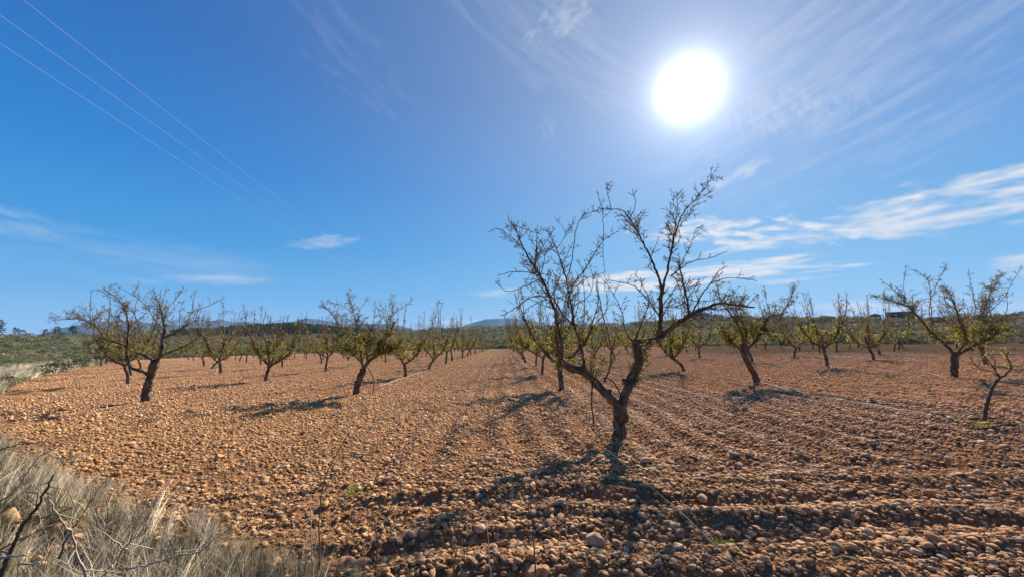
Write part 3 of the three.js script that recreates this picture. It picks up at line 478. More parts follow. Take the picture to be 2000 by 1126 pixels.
{
  const shrubs = [1, 2, 3, 4, 5].map((k) => bushShape(500 + k, 150, 0.17, 0.8)), r = rng(321), L = [], Rr = [];
  const C = [[0.17, 0.185, 0.095], [0.13, 0.15, 0.075], [0.23, 0.23, 0.15], [0.2, 0.2, 0.12], [0.09, 0.11, 0.055], [0.3, 0.265, 0.165]];
  for (let k = 0; k < 26000; k++) {
    const az = -66 + 128 * r(), [rf, rc] = table(EDGE, az), rad = rf + 1.2 + (rc - rf + 6) * Math.pow(r(), az < -40 ? 2.2 : 1.3), u = r(), w = r(), c0 = C[Math.floor(r() * C.length)], f = 0.7 + 0.6 * r(), p = onLand(az, rad);
    if (fbm(p.x * 0.045, p.z * 0.045 + 70, 3) < 0.34 + 0.1 * u) continue;
    if (az > -41 && az < -18 && rad > rc * 0.8) continue;
    const dark = sstep(18, 36, az), s = (0.3 + 0.75 * u * u) * (0.75 + rad / 110) * (0.5 + 0.5 * sstep(30, 120, rad)), c = c0.map((v, q) => f * lerp(v, v * [0.8, 0.68, 0.72][q], dark)); p.y -= 0.05 * s;
    (az < 18 ? L : Rr).push([p, s, s * (0.65 + 0.4 * w), r() * 6.28, c]);
  }
  scatter('hillside_scrub', shrubs, M.shrub, L, 'low grey-green scrub covering the rising ground behind the orchard');
  scatter('hillside_brush', shrubs, M.shrub, Rr, 'dark brown-green brush on the slope behind the right-hand rows');
  // a wood of pines on the hill at the left centre
  const pines = [1, 2, 3].map((k) => bushShape(600 + k, 170, 0.15, 1, 1)), W = [];
  for (let k = 0; k < 2300; k++) { const az = -40 + 22 * r(), [rf, rc] = table(EDGE, az), rad = rc * (0.8 + 0.24 * r()), p = onLand(az, rad), h = (2.3 + 2.1 * r()) * (0.55 + 0.45 * Math.sin((az + 40) / 22 * 3.14)), f = 0.75 + 0.5 * r(); W.push([p, h * 0.85, h, r() * 6.28, [0.05 * f, 0.072 * f, 0.035 * f]]); }
  scatter('pine_wood', pines, M.shrub, W, 'dark green pine wood covering the low hill left of the pylons');
  // single pines that stand out against the sky
  const S = [[-51.6, 8, 'tall dark pine at the left edge of the skyline'], [-50.4, 5, 'shorter round pine right beside the leftmost tall pine'], [-49.0, 4, 'small pine second from the left on the skyline'], [-48.3, 5.5, 'round-topped pine left of the largest skyline pine'], [-47.2, 7.5, 'largest round dark pine on the skyline left of the wide sparse almond'], [-45, 4.5, 'small pine behind the bare left branches of the wide almond'], [-44, 4.6, 'pine in front of the blue ridge behind the wide almond'], [-42.6, 5, 'pine just right of its twin behind the wide almond'], [14.1, 5.5, 'lone dark pine on the skyline behind the big forked almond'], [-16, 4.2, 'dark pine on the skyline behind the leaning aisle almond'], [-13.4, 3.6, 'small dark pine on the skyline left of the tallest pylon'], [-4.2, 3, 'low dark pine at the foot of the far pylons'], [-55, 6, 'dark pine beyond the left edge of the field']];
  S.forEach(([az, h0, label], k) => { const h = h0 * 0.58;
    const t = new THREE.Group(), p = onLand(az, crestAt(az) * 0.97), a = new Acc(), rr = rng(700 + k), w = 0.75 + 0.3 * rr(); t.name = numbered('pine_tree'); t.position.copy(p);
    a.tube([V(0, -0.3, 0), V(0.05 * h, h * 0.4, 0), V(0, h * 0.7, 0.03 * h)], [0.03 * h, 0.022 * h, 0.01 * h], 6); mesh('trunk', a.geo(), M.barkFar, t);
    const g = bushShape(720 + k, 420, 0.12, 1.35, 0, [[0.05, 0.07, 0.035], [0.06, 0.085, 0.04], [0.04, 0.06, 0.03]]); g.scale(h * w, h, h * w); mesh('crown', g, M.shrub, t); put(t, label, 'pine tree', 'pines on the skyline');
  });
  // separate bushes along the edge of the field
  const B = [[-44.6, 72, 2.6, 'dark round bush at the field corner left of the wide almond'], [-46.5, 62, 2.0, 'low olive bush at the left field edge'], [-48.3, 46, 1.6, 'small grey-green bush beside the bright dry grass'], [-47.2, 54, 1.5, 'grey bush second from the bright dry grass'], [0.2, 157, 7.5, 'dark bush closing the far end of the central aisle'], [-1.3, 160, 4, 'pale olive bush left of the one closing the aisle'], [1.8, 158, 3.6, 'low bush right of the one closing the aisle'], [-40.8, 114, 4, 'broad dark bush beyond the trees at the far left'], [24.5, 131, 4.2, 'dark bush at the field end below the white shed'], [36, 120, 3.8, 'dark bush at the field end behind the second right rows'], [46.4, 114, 3.4, 'low dark hedge bush at the field end below the brick house'], [50, 113, 3.0, 'low dark bush at the field end at the far right']];
  B.forEach(([az, rad, s, label], k) => { const p = onLand(az, rad), g = bushShape(760 + k, 260, 0.13, 0.8, 0, [[0.07, 0.09, 0.045], [0.1, 0.115, 0.06], [0.13, 0.13, 0.08]]); g.scale(s, s * 0.8, s); const b = mesh(numbered('bush'), g, M.shrub); b.position.copy(p); put(b, label, 'bush', 'bushes along the field edge'); });
}
// ---------------------------------------------------------------- far mountains
function mountain(name, ridge, rad, depth, label, seed) {
  const a0 = ridge[0][0], a1 = ridge[ridge.length - 1][0], nA = Math.ceil((a1 - a0) / 0.1), nR = 26, p = [], c = [], idx = [];
  for (let j = 0; j <= nR; j++) for (let i = 0; i <= nA; i++) {
    const az = lerp(a0, a1, i / nA), t = j / nR, r = rad + (t - 0.62) * depth, q = polar(az, r), top = rad * Math.tan(table(ridge, az)[0] * R) + EYE, n = fbm(q.x * 0.006 + seed, q.z * 0.006, 5), m = fbm(az * 0.9 + seed, 3, 4);
    const prof = t < 0.62 ? Math.pow(t / 0.62, 0.75 + 0.5 * m) : 1 - (t - 0.62) * 1.6, h = top * prof * (1 + (n - 0.5) * 0.7 * (1 - Math.abs(prof - 0.5)) * (t < 0.6 ? 1 : 0.2) * Math.min(1, 3 * (0.62 - Math.min(0.62, t)))); p.push(q.x, h - 40 * (1 - prof), q.z);
    const k = 0.6 + 0.8 * fbm(q.x * 0.02, q.z * 0.02, 4), rock = sstep(0.55, 0.7, n); c.push(lerp(0.045, 0.1, rock) * k, lerp(0.055, 0.09, rock) * k, lerp(0.04, 0.075, rock) * k);
  }
  for (let j = 0; j < nR; j++) for (let i = 0; i < nA; i++) { const a = j * (nA + 1) + i; idx.push(a, a + 1, a + nA + 1, a + 1, a + nA + 2, a + nA + 1); }
  const g = new THREE.BufferGeometry(); g.setAttribute('position', new THREE.Float32BufferAttribute(p, 3)); g.setAttribute('color', new THREE.Float32BufferAttribute(c, 3)); g.setIndex(idx); g.computeVertexNormals();
  put(mesh(name, g, M.mountain), label, null, null, 'structure');
}
mountain('mountain_range', [[-56, 0.5], [-49.5, 1.6], [-48.1, 2.4], [-46.6, 2.83], [-45.6, 3.11], [-43.8, 3.27], [-41.4, 3.06], [-39.3, 2.93], [-37.1, 3.26], [-35.7, 3.65], [-34.4, 3.31], [-33.2, 3.39], [-31, 3.17], [-28.3, 3.46], [-26.6, 3.94], [-24.1, 3.63], [-22.2, 3.16], [-20.3, 3.3], [-17.7, 3.16], [-16.3, 3.3], [-13.5, 2.6], [-11, 1.2]], 3400, 1500, 'long blue mountain ridge on the left horizon', 3);
mountain('mountain', [[-8.5, 1.2], [-5.9, 2.85], [-4.1, 3.42], [-2.6, 3.77], [0.8, 3.86], [2.7, 3.67], [5.7, 3.1], [9, 1.6]], 3400, 1300, 'single blue mountain beyond the end of the aisle', 8);
mountain('mountain_001', [[39.2, 1.0], [39.9, 2.06], [40.6, 2.49], [41.4, 1.98], [42.5, 1.92], [43.1, 2.33], [43.8, 1.85], [45, 1.0]], 4600, 900, 'two small pale blue peaks above the right-hand slope', 12);

// ---------------------------------------------------------------- power line
function post(parent, name, a, b, r0, r1, mat) { const g = new Acc(); g.tube([a, b], [r0, r1], 8); return mesh(name, g.geo(), mat, parent); }
const pylons = [];
function pylon(pos, top, w, turn, label) {
  const g = new THREE.Group(); g.name = numbered('concrete_pylon'); pos.y = macro(pos.x, pos.z); g.position.copy(pos); g.rotation.y = turn; const h = top - pos.y, s = w / 3.6;
  for (const k of [-1, 1]) { post(g, 'leg', V(0.42 * k * s, -0.5, 0), V(0.42 * k * s, h - 2.7 * s, 0), 0.16 * s, 0.14 * s, M.concrete); post(g, 'arm', V(0.42 * k * s, h - 2.75 * s, 0), V(1.35 * k * s, h, 0), 0.14 * s, 0.12 * s, M.concrete); }
  post(g, 'crossbar', V(-w / 2, h + 0.05, 0), V(w / 2, h + 0.05, 0), 0.13 * s, 0.13 * s, M.concrete); post(g, 'brace', V(-0.42 * s, h - 2.7 * s, 0), V(0.42 * s, h - 2.7 * s, 0), 0.09 * s, 0.09 * s, M.concrete);
  for (const k of [-1, 0, 1]) post(g, 'insulator', V(k * w * 0.47, h + 0.1, 0), V(k * w * 0.47, h + 0.5, 0), 0.09, 0.07, M.steel);
  put(g, label, 'pylon', 'pylons of the power line'); pylons.push([pos.clone().setY(top + 0.5), w, turn]);
}
pylon(V(-27.9, 0, -168.7), 19.8, 3.7, -0.12, 'taller concrete pylon with V-shaped arms, nearer of the pair');
pylon(V(-29.6, 0, -268), 26.7, 3.4, -0.05, 'farther smaller concrete pylon with V-shaped arms');
{
  const g = new THREE.Group(), p = onLand(-4.81, 300), top = 1.6 + 0.0743 * 300; g.name = 'lattice_mast'; g.position.copy(p); const h = top - p.y;
  for (const [x, z] of [[-1, -1], [1, -1], [1, 1], [-1, 1]]) post(g, 'leg', V(x * 0.55, -0.3, z * 0.55), V(x * 0.12, h, z * 0.12), 0.07, 0.05, M.steel);
  for (let k = 0; k < 7; k++) { const y = h * k / 7, w = lerp(0.55, 0.16, k / 7), w2 = lerp(0.55, 0.16, (k + 1) / 7); post(g, 'strut', V(-w, y, w), V(w2, y + h / 7, w2), 0.035, 0.035, M.steel); post(g, 'strut', V(w, y, -w), V(-w2, y + h / 7, -w2), 0.035, 0.035, M.steel); }
  [[1, 1.1], [0.85, 1.5], [0.72, 1.2]].forEach(([t, w]) => post(g, 'crossarm', V(-w, h * t, 0), V(w, h * t, 0), 0.07, 0.07, M.steel));
  put(g, 'thin steel lattice mast right of the concrete pylons', 'mast');
  // three wires: from far behind the left shoulder over the verge to the nearer pylon, then on to the next
  const name = ['rightmost of the three power wires crossing the upper left sky', 'middle of the three power wires crossing the upper left sky', 'leftmost and lowest of the three power wires crossing the sky'];
  [[-1.3576, -1.0103, -0.187, -1.806, 1], [-1.487, -1.063, -0.204, -1.955, 0], [-1.623, -1.172, -0.208, -1.88, -1]].forEach(([x0, z0, dx, dz, side], k) => {
    const hh = 7.5, [P, w, turn] = pylons[0], end = V(P.x + side * w * 0.47 * Math.cos(turn), P.y, P.z - side * w * 0.47 * Math.sin(turn)), pts = [], N = 90;
    const st = V(x0 * hh, EYE + hh, z0 * hh), u = V(dx * hh, 0, dz * hh), T = Math.hypot(end.x - st.x, end.z - st.z) / Math.hypot(u.x, u.z), fx = (end.x - st.x - u.x * T) / (T * T), fz = (end.z - st.z - u.z * T) / (T * T), c = (end.y - st.y) / (T * T);
    for (let j = 0; j <= N; j++) { const t = -6 + (T + 6) * j / N; pts.push(V(st.x + u.x * t + (t > 0 ? fx * t * t : 0), st.y + c * t * t, st.z + u.z * t + (t > 0 ? fz * t * t : 0))); }
    const [P2, w2, t2] = pylons[1], e2 = V(P2.x + side * w2 * 0.47, P2.y, P2.z); for (let j = 1; j <= 20; j++) { const t = j / 20, q = end.clone().lerp(e2, t); q.y -= 4 * 1.4 * t * (1 - t); pts.push(q); }
    const a = new Acc(); a.tube(pts, pts.map(() => 0.0048), 6); put(mesh(numbered('power_wire'), a.geo(), M.cable), name[k], 'power wire', 'overhead power wires');
  });
}
// ---------------------------------------------------------------- buildings on the skyline
function box(parent, name, x0, x1, y0, y1, z0, z1, mat) { const g = new THREE.BoxGeometry(x1 - x0, y1 - y0, z1 - z0); const m = mesh(name, g, mat, parent); m.position.set((x0 + x1) / 2, (y0 + y1) / 2, (z0 + z1) / 2); return m; }
{
  const white = std({ color: rgb(0.6, 0.62, 0.64), map: soilTint }), roofG = std({ color: rgb(0.42, 0.46, 0.5), roughness: 0.5 }), dark = std({ color: rgb(0.05, 0.055, 0.065), roughness: 0.3 }), brick = std({ color: rgb(0.33, 0.19, 0.13), map: soilTint }), clay = std({ color: rgb(0.3, 0.13, 0.08) }), render = std({ color: rgb(0.42, 0.36, 0.29), map: soilTint });
  const house = (name, az, rad, w, h, d, wall, roof, rise, wins, label) => {
    const g = new THREE.Group(), p = onLand(az, rad); g.name = numbered(name); g.position.copy(p); g.rotation.y = -az * R;
    box(g, 'wall', -w / 2, w / 2, -1.5, h, -d, 0, wall);
    const s = new THREE.Shape(); s.moveTo(-w / 2 - 0.3, 0); s.lineTo(w / 2 + 0.3, 0); if (rise > 0.6) s.lineTo(0, rise); else { s.lineTo(w / 2 + 0.3, rise); s.lineTo(-w / 2 - 0.3, rise); } s.closePath();
    const rg = new THREE.ExtrudeGeometry(s, { depth: d + 0.6, bevelEnabled: false }); rg.translate(0, h + 0.003, -d - 0.3); mesh('roof', rg, roof, g);
    for (const [x, y, ww, hh, nm] of wins) { const o = box(g, nm ?? 'window', x - ww / 2, x + ww / 2, y, y + hh, -0.06, 0.03, dark); box(o, 'sill', -ww / 2 - 0.08, ww / 2 + 0.08, -hh / 2 - 0.12, -hh / 2 - 0.003, -0.03, 0.12, wall); }
    put(g, label, 'building', 'buildings on the skyline');
  };
  house('shed', 27.0, 300, 12.5, 3.4, 9, white, roofG, 1.7, [[-4, 0, 2.6, 2.6, 'door'], [0.5, 1.4, 1.2, 1], [3.6, 1.4, 1.2, 1]], 'pale shed with grey gabled roof on the mound behind the big almond');
  house('lean_to', 28.9, 297, 7, 2.4, 6, white, roofG, 0.3, [[-1.6, 0.8, 1.2, 1], [1.7, 0.8, 1.2, 1]], 'low pale lean-to right of the gabled shed');
  house('brick_house', 46.1, 282, 10.5, 3.3, 8, brick, clay, 0.35, [[-3.4, 1.2, 1.1, 1.2], [-0.6, 1.2, 1.1, 1.2], [3.2, 1.2, 1.1, 1.2]], 'flat-roofed brick-red house on the right skyline');
  house('farm_hut', 44.2, 284, 4.6, 2.1, 4, render, clay, 0.9, [[-0.9, 0.8, 0.8, 0.8]], 'small tan hut left of the brick house on the skyline');
  house('white_house', 35.4, 290, 5, 2.2, 5, white, roofG, 0.8, [[1, 0.8, 0.8, 0.8]], 'tiny white house on the skyline behind the leaning yellow-green almond');
  const l = new THREE.Group(), p = onLand(45.1, 278); l.name = 'street_lamp'; l.position.copy(p); post(l, 'post', V(0, -0.4, 0), V(0, 7.2, 0), 0.09, 0.06, M.steel); post(l, 'arm', V(0, 7.15, 0), V(-1.1, 7.4, 0), 0.05, 0.05, M.steel); box(l, 'lamp_head', -1.6, -1.0, 7.36, 7.48, -0.12, 0.12, M.steel); put(l, 'thin lamp post on the skyline left of the brick house', 'lamp post');
}
// ---------------------------------------------------------------- drip pipes
const gp = (px, py) => { const d = V((px - 1000) / FPX, (563 - py) / FPX, -1).applyQuaternion(camera.quaternion), t = -EYE / d.y, x = d.x * t, z = d.z * t; return V(x, groundY(x, z) + 0.045, z); };
function hose(name, pts, r, mat, label, ground_ = true) {
  const rr = rng(pts.length * 31 + Math.round(pts[0].x * 10)), s = smooth(pts, 0.12, rr, 0.012); if (ground_) s.forEach((p) => { p.y = groundY(p.x, p.z) + 0.04 + 0.02 * vnoise(p.x * 3, p.z * 3); });
  const a = new Acc(); a.tube(s, s.map(() => r), 8); put(mesh(numbered(name), a.geo(), mat), label, 'pipe', 'drip irrigation pipes');
}
const G = (l) => l.map(([x, y]) => gp(x, y));
hose('drip_pipe', G([[1488, 751], [1512, 756], [1545, 763], [1580, 769]]), 0.015, M.pipeGrey, 'curved grey pipe leaving the foot of the left-leaning almond');
hose('drip_pipe', G([[1622, 777], [1690, 789], [1745, 799], [1800, 808], [1840, 815], [1862, 822]]), 0.015, M.pipeGrey, 'long grey pipe running to the hose ring round the sapling');
hose('drip_pipe', G([[1535, 711], [1580, 715], [1610, 714], [1632, 718], [1665, 721]]), 0.015, M.pipeGrey, 'wavy grey pipe passing the second tree of the third right row');
hose('drip_pipe', G([[1712, 724], [1760, 729], [1800, 731], [1856, 737]]), 0.014, M.pipeGrey, 'grey pipe lying left of the broad upright almond');
hose('drip_pipe', G([[1628, 696], [1680, 700], [1745, 705]]), 0.015, M.pipeGrey, 'pale far pipe between the small trees on the right');
hose('drip_pipe', G([[1768, 703], [1802, 706]]), 0.015, M.pipeGrey, 'short pale pipe left of the tree behind the broad almond');
hose('drip_pipe', G([[1420, 740], [1452, 744], [1476, 748]]), 0.014, M.pipeGrey, 'grey pipe end left of the left-leaning almond foot');
hose('drip_pipe', G([[742, 758], [760, 751], [786, 740], [812, 731], [826, 726]]), 0.009, M.pipeGrey, 'grey pipe along the first trees left of the aisle');
hose('drip_pipe', G([[1110, 757], [1116, 765], [1119, 773]]), 0.015, M.pipeGrey, 'short white pipe end beside the second tree right of aisle');
{
  const c = V(8.42, 0, -7.12), pts = []; for (let k = 0; k <= 40; k++) { const a = k / 40 * 6.283, r = 0.53 + 0.03 * Math.sin(2 * a + 1); pts.push(V(c.x + r * Math.cos(a), 0, c.z + r * Math.sin(a))); } pts.forEach((p) => { p.y = groundY(p.x, p.z) + 0.05; });
  const a = new Acc(); a.tube(pts, pts.map(() => 0.013), 8); put(mesh('hose_ring', a.geo(), M.pipeBlack), 'black hose ring lying round the foot of the sapling', 'hose');
}
hose('black_hose', [at(1176, 737, -6.6), at(1190, 739, -6.58), at(1203, 752, -6.6), at(1213, 775, -6.62), at(1216, 796, -6.66)], 0.012, M.pipeBlack, 'black hose arching into the fork of the big almond', false);
hose('black_hose', [at(1160, 718, -6.7), at(1157, 745, -6.6), at(1156, 790, -6.55), at(1160, 833, -6.55)], 0.012, M.pipeBlack, 'black hose hanging straight down from the big almond left limb', false);
hose('white_hose', [at(1174, 799, -6.62), at(1168, 812, -6.6), at(1175, 828, -6.6), at(1190, 836, -6.63), at(1203, 838, -6.7)], 0.012, M.pipeGrey, 'pale hose end curling from the big almond trunk', false);
hose('black_hose', [at(718, 717, -13.7), at(727, 732, -13.6), at(730, 750, -13.6), at(727, 771, -13.6)], 0.014, M.pipeBlack, 'black hose arching right of the leaning aisle almond', false);
hose('black_hose', [at(706, 720, -13.75), at(698, 733, -13.7), at(697, 746, -13.75)], 0.014, M.pipeBlack, 'short black hose bowed left of the leaning aisle almond', false);

// ---------------------------------------------------------------- dry grass on the bank and along the left field edge
{
  const tuft = (seed, n, cols, wide) => {
    const a = new Acc(), r = rng(seed);
    for (let k = 0; k < n; k++) {
      const an = r() * 6.28, rad = 0.09 * Math.sqrt(r()), len = 0.5 + 0.5 * r(), lean = (0.15 + 0.55 * r()), b = an + (r() - 0.5) * 2, c = cols[Math.floor(r() * cols.length)], f = 0.7 + 0.6 * r(), cc = c.map((v) => v * f), w = wide * (0.6 + 0.6 * r()), s = V(-Math.sin(b + 0.6), 0, Math.cos(b + 0.6)), n0 = V(Math.cos(b), 0.3, Math.sin(b)).normalize(), f0 = a.p.length / 3;
      for (let j = 0; j <= 3; j++) { const t = j / 3, p = V(Math.cos(an) * rad + Math.cos(b) * lean * len * t * t * 0.8, len * t * (1 - 0.22 * lean * t), Math.sin(an) * rad + Math.sin(b) * lean * len * t * t * 0.8); if (j < 3) { a.v(p.clone().addScaledVector(s, w * (1 - t * 0.7)), n0, 0, t, cc); a.v(p.addScaledVector(s, -w * (1 - t * 0.7)), n0, 1, t, cc); } else a.v(p, n0, 0.5, 1, cc); }
      a.i.push(f0, f0 + 1, f0 + 2, f0 + 1, f0 + 3, f0 + 2, f0 + 2, f0 + 3, f0 + 4, f0 + 3, f0 + 5, f0 + 4, f0 + 4, f0 + 5, f0 + 6);
    }
    return a.geo();
  };
  const dry = [[0.5, 0.44, 0.33], [0.36, 0.315, 0.23], [0.25, 0.22, 0.155], [0.62, 0.55, 0.42]], green = [[0.17, 0.16, 0.095], [0.24, 0.215, 0.135], [0.3, 0.265, 0.18], [0.14, 0.135, 0.08]];
  const geos = [1, 2, 3].map((k) => tuft(800 + k, 40, dry, 0.006)).concat([4, 5, 6].map((k) => tuft(800 + k, 40, green, 0.006))), r = rng(81), near = [], edge = [];
  for (let k = 0; k < 26000; k++) {
    const x = -14.5 + 14.6 * r(), z = -11 + 10.2 * r(), u = r(), w = r(), t = r(), c = 0.48 + 0.75 * r(); const b = bank(x, z) + 1.3 * (fbm(x * 1.1, z * 1.1 + 50, 3) - 0.5), d = Math.hypot(x, z); if (b > 0.25 - 2.2 * u * u || d < 1.35) continue; if (fbm(x * 1.7 + 9, z * 1.7, 2) < 0.3) continue; if (d > 5 && u > 0.7) continue;
    if ([gp(2, 1044), gp(104, 1062)].some((q) => { const f = q.x / q.z, h = Math.hypot(q.x, q.z); return Math.abs(x / z - f) < 0.09 && d > h - 1.3 && d < h + 0.25; }) && w > 0.12) continue;
    const s = (0.26 + 0.34 * w * w) * (d < 2 ? 0.8 : 1) * sstep(0.4, -0.8, b) + 0.09; near.push([V(x, groundY(x, z) - 0.01, z), s * 1.1, s, t * 6.28, [c * 1.04, c * (0.95 + 0.06 * w), c * (0.92 + 0.15 * t)]]);
  }
  for (let k = 0; k < 5200; k++) { const t = Math.pow(r(), 0.8), az = lerp(-64, -44.5, r()), rf = table(EDGE, az)[0], rad = rf + 0.3 + 16 * t * t, p = onLand(az, rad), u = r(), s = 0.25 + 0.6 * u * u, c = 0.9 + 0.5 * r(); if (fbm(p.x * 0.16, p.z * 0.16 + 2, 3) < 0.45) continue; p.y = groundY(p.x, p.z) - 0.02; edge.push([p, s * 1.5, s, r() * 6.28, [c * 0.8, c * 0.8, c * 0.78]]); }
  scatter('verge_grass', geos, M.straw, near, 'dry grey straw grass on the bank in the near left corner');
  scatter('edge_grass', geos.slice(0, 3), M.straw, edge, 'pale dry grass along the left edge of the field');
}
// ---------------------------------------------------------------- thorny cut branches, boulders, dead stalks
function bareBranch(pts, r0, mat, label, seed, spiny = 34) {
  const a = new Acc(), r = rng(seed), s = smooth(pts, 0.03, r, 0.008), n = s.length - 1, g = new THREE.Group(), th = new Acc(); r0 *= 0.55; g.name = numbered('thorny_branch'); const base = s[0].clone(); s.forEach((p) => p.sub(base)); g.position.copy(base);
  a.tube(s, s.map((_, k) => lerp(r0, r0 * 0.3, k / n) * (1 + 0.25 * (r() - 0.5))), 7, 0.15); mesh('stem', a.geo(), mat, g);
  for (let k = 1; k < n; k++) { const m = spiny * 0.03; if (r() > m) continue; const d = V(r() - 0.5, r() - 0.3, r() - 0.5).normalize(); th.spur(s[k], d, 0.02 + 0.05 * r(), r0 * 0.3); if (r() > 0.75) { const q = [s[k], s[k].clone().addScaledVector(d, 0.06 + 0.08 * r())]; q.push(q[1].clone().add(V((r() - 0.5) * 0.08, 0.05 * r(), (r() - 0.5) * 0.08))); th.tube(q, [r0 * 0.35, r0 * 0.3, r0 * 0.2], 4); } }
  if (th.size) mesh('thorns', th.geo(), mat, g).userData.kind = 'stuff'; put(g, label, 'branch', 'cut branches in the verge grass');
}
const Q = (z, l) => l.map(([x, y], k) => at(x * 0.2363, 860 + y * 0.2363, z + 0.05 * k));
bareBranch(Q(-1.7, [[-60, 1240], [100, 880], [190, 700], [290, 570], [370, 420], [440, 280]]), 0.016, M.deadwood, 'thick dark thorny branch slanting up at the lower left edge', 1, 26);
bareBranch(Q(-1.8, [[730, 1300], [700, 1090], [640, 960], [590, 800], [540, 700], [470, 590], [400, 490]]), 0.011, M.palewood, 'pale crooked branch leaning left across the verge grass', 2);
bareBranch(Q(-2.1, [[-200, 620], [0, 500], [140, 390], [230, 250], [330, 130], [550, 10]]), 0.009, M.palewood, 'long thin grey branch rising to the right at the left edge', 3, 20);
bareBranch(Q(-1.9, [[780, 1280], [860, 1110], [960, 980], [1050, 860], [1170, 740], [1240, 590]]), 0.01, M.palewood, 'pale thorny branch rising right in the middle of the verge', 4);
bareBranch(Q(-2.0, [[1000, 1060], [1250, 1020], [1420, 960], [1660, 905], [1790, 800], [1910, 690], [1972, 580]]), 0.009, M.palewood, 'low pale branch with leafy dark tip at the right of the verge', 5);
bareBranch(Q(-1.95, [[480, 980], [580, 760], [690, 600], [770, 460]]), 0.008, M.deadwood, 'short dark thorny twig standing behind the pale crooked branch', 6, 40);
bareBranch(Q(-1.9, [[1060, 900], [940, 825], [800, 730]]), 0.007, M.palewood, 'short pale twig pointing left off the middle branch', 7, 20);
bareBranch(Q(-2.2, [[-150, 110], [0, 70], [140, 40], [330, 10]]), 0.008, M.deadwood, 'thin dark branch lying highest at the left edge', 8, 20);
bareBranch(Q(-1.6, [[-80, 1000], [60, 965], [220, 950]]), 0.012, M.palewood, 'short thick pale stick at the bottom left', 9, 4);
bareBranch(Q(-1.6, [[160, 1022], [330, 1015]]), 0.009, M.palewood, 'short straight pale stick below the thick one', 10, 4);
bareBranch(Q(-1.75, [[0, 900], [200, 800], [380, 720], [520, 650]]), 0.006, M.deadwood, 'thin dark twig crossing behind the thick dark branch', 11, 30);
for (const [px, py, s, label] of [[2, 1044, 0.22, 'large yellow-tan boulder in the grass at the left edge'], [104, 1062, 0.16, 'small tan boulder in the grass right of the large one']]) { const p = gp(px, py), m = mesh(numbered('boulder'), stoneShape(3, 40 + px), mkStone()); m.scale.set(s * 1.3, s * 1.3, s * 1.1); m.position.copy(p); m.position.y += s * 0.2; put(m, label, 'boulder', 'boulders in the verge'); }
function mkStone() { const m = M.stone.clone(); m.color.setRGB(0.46, 0.31, 0.16); return m; }
function stalk(pp, z, r, mat, label, seed, forks = 3) {
  const pts = pp.map(([x, y], k) => at(x, y, z - 0.03 * k)), b = pts[0].clone(), g = new THREE.Group(), rr = rng(seed); b.y = groundY(b.x, b.z) - 0.03; if (pts[0].y > b.y + 0.03) pts.unshift(b); g.name = numbered('dead_stalk'); const o = pts[0].clone(), s = smooth(pts.map((p) => p.sub(o)), 0.04, rr, 0.006), n = s.length - 1, a = new Acc(); g.position.copy(o);
  r *= 1.5; a.tube(s, s.map((_, k) => lerp(r, r * 0.4, k / n)), 5); mesh('stem', a.geo(), mat, g);
  for (let f = 0; f < forks; f++) { const k = Math.round(n * (0.5 + 0.4 * rr())), d = V(rr() - 0.5, 0.5 + 0.5 * rr(), rr() - 0.5).normalize(), L = 0.08 + 0.14 * rr(), q = [s[k], s[k].clone().addScaledVector(d, L * 0.5), s[k].clone().addScaledVector(d, L).add(V((rr() - 0.5) * 0.05, 0.02, 0))], t = new Acc(); t.tube(q, [r * 0.5, r * 0.45, r * 0.25], 4); mesh('side_stem', t.geo(), mat, g); }
  put(g, label, 'dead stalk', 'dead weed stalks in the foreground');
}
stalk([[624, 1126], [625, 982], [638, 924], [660, 880], [680, 846]], -2.3, 0.0035, M.deadwood, 'tallest dark dead stalk at the right end of the verge grass', 1, 1);
stalk([[611, 1126], [606, 1050], [608, 1008], [604, 985]], -2.3, 0.004, M.palewood, 'pale dead stalk just left of the tallest one', 2, 2);
stalk([[552, 1115], [575, 1060], [600, 1035]], -2.2, 0.0035, M.palewood, 'pale leaning straw at the end of the verge grass', 3, 1);
stalk([[734, 1126], [734, 1036], [722, 1022], [710, 1006]], -2.4, 0.004, M.deadwood, 'forked dead stalk left of the bottom centre', 4, 2);
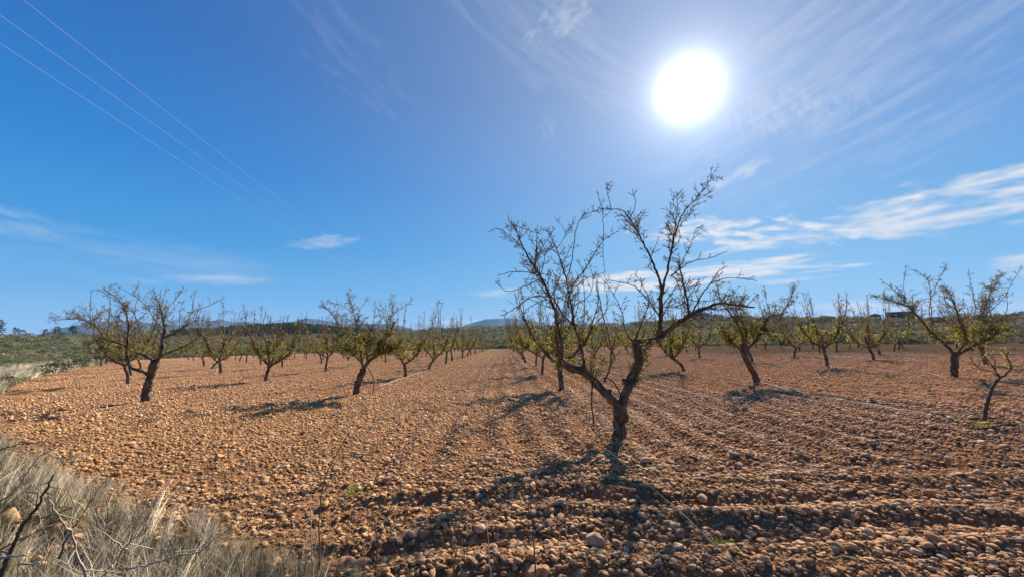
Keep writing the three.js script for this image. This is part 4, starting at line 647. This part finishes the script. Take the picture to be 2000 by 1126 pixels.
stalk([[885, 1120], [893, 1060], [897, 1020], [899, 998]], -2.4, 0.0035, M.deadwood, 'thin dead stalk at bottom centre, left of a pair', 5, 2);
stalk([[905, 1126], [888, 1092], [866, 1060]], -2.35, 0.004, M.deadwood, 'bent dark stalk crossing the foot of the bottom centre stalks', 6, 3);
stalk([[958, 1126], [954, 1075], [950, 1028], [946, 1010]], -2.4, 0.0035, M.palewood, 'thin grey stalk right of the bottom centre pair', 7, 1);
stalk([[1047, 1126], [1041, 1040], [1037, 985], [1034, 940]], -2.45, 0.0045, M.deadwood, 'tall straight dark stalk below the big almond shadow', 8, 1);
stalk([[1455, 1126], [1400, 1068], [1330, 1000], [1265, 945], [1215, 902], [1182, 876]], -2.6, 0.0035, M.strawStalk, 'long straw stem bending left toward the big almond foot', 9, 0);
stalk([[930, 1126], [936, 1085], [950, 1050]], -2.4, 0.003, M.deadwood, 'short dark stalk leaning right at bottom centre', 10, 2);
// small green weeds
[[1146, 797, 0.16, 'small green weed left of the big almond trunk'], [1204, 880, 0.07, 'tiny bright weed in front of the big almond foot'], [1402, 1056, 0.1, 'small yellow-green weed beside the long straw stem'], [1866, 818, 0.2, 'weed patch left of the hose ring'], [1925, 838, 0.15, 'low weed inside the hose ring'], [824, 726, 0.3, 'green weed patch by the third tree left of the aisle'], [690, 965, 0.12, 'low olive weed between furrows left of the aisle']].forEach(([px, py, s, label], k) => {
  const p = gp(px, py), a = new Acc(), r = rng(900 + k); for (let j = 0; j < 70; j++) { const an = r() * 6.28, d = V(Math.cos(an), 0.3 + r(), Math.sin(an)).normalize(); a.leaf(V(Math.cos(an) * s * r() * 0.7, 0.02 * r(), Math.sin(an) * s * r() * 0.7), d, s * (0.25 + 0.35 * r()), s * 0.1, r, [0.15 + 0.1 * r(), 0.2 + 0.08 * r(), 0.05]); } const m = mesh(numbered('weed'), a.geo(), M.leaf); m.position.copy(p); m.position.y -= 0.02; put(m, label, 'weed', 'small weeds in the stony soil');
});
// thin blue haze over the distance
scene.fog = new THREE.FogExp2(new THREE.Color().setRGB(0.28, 0.55, 1.0), 0.00012);

renderer.render(scene, camera);
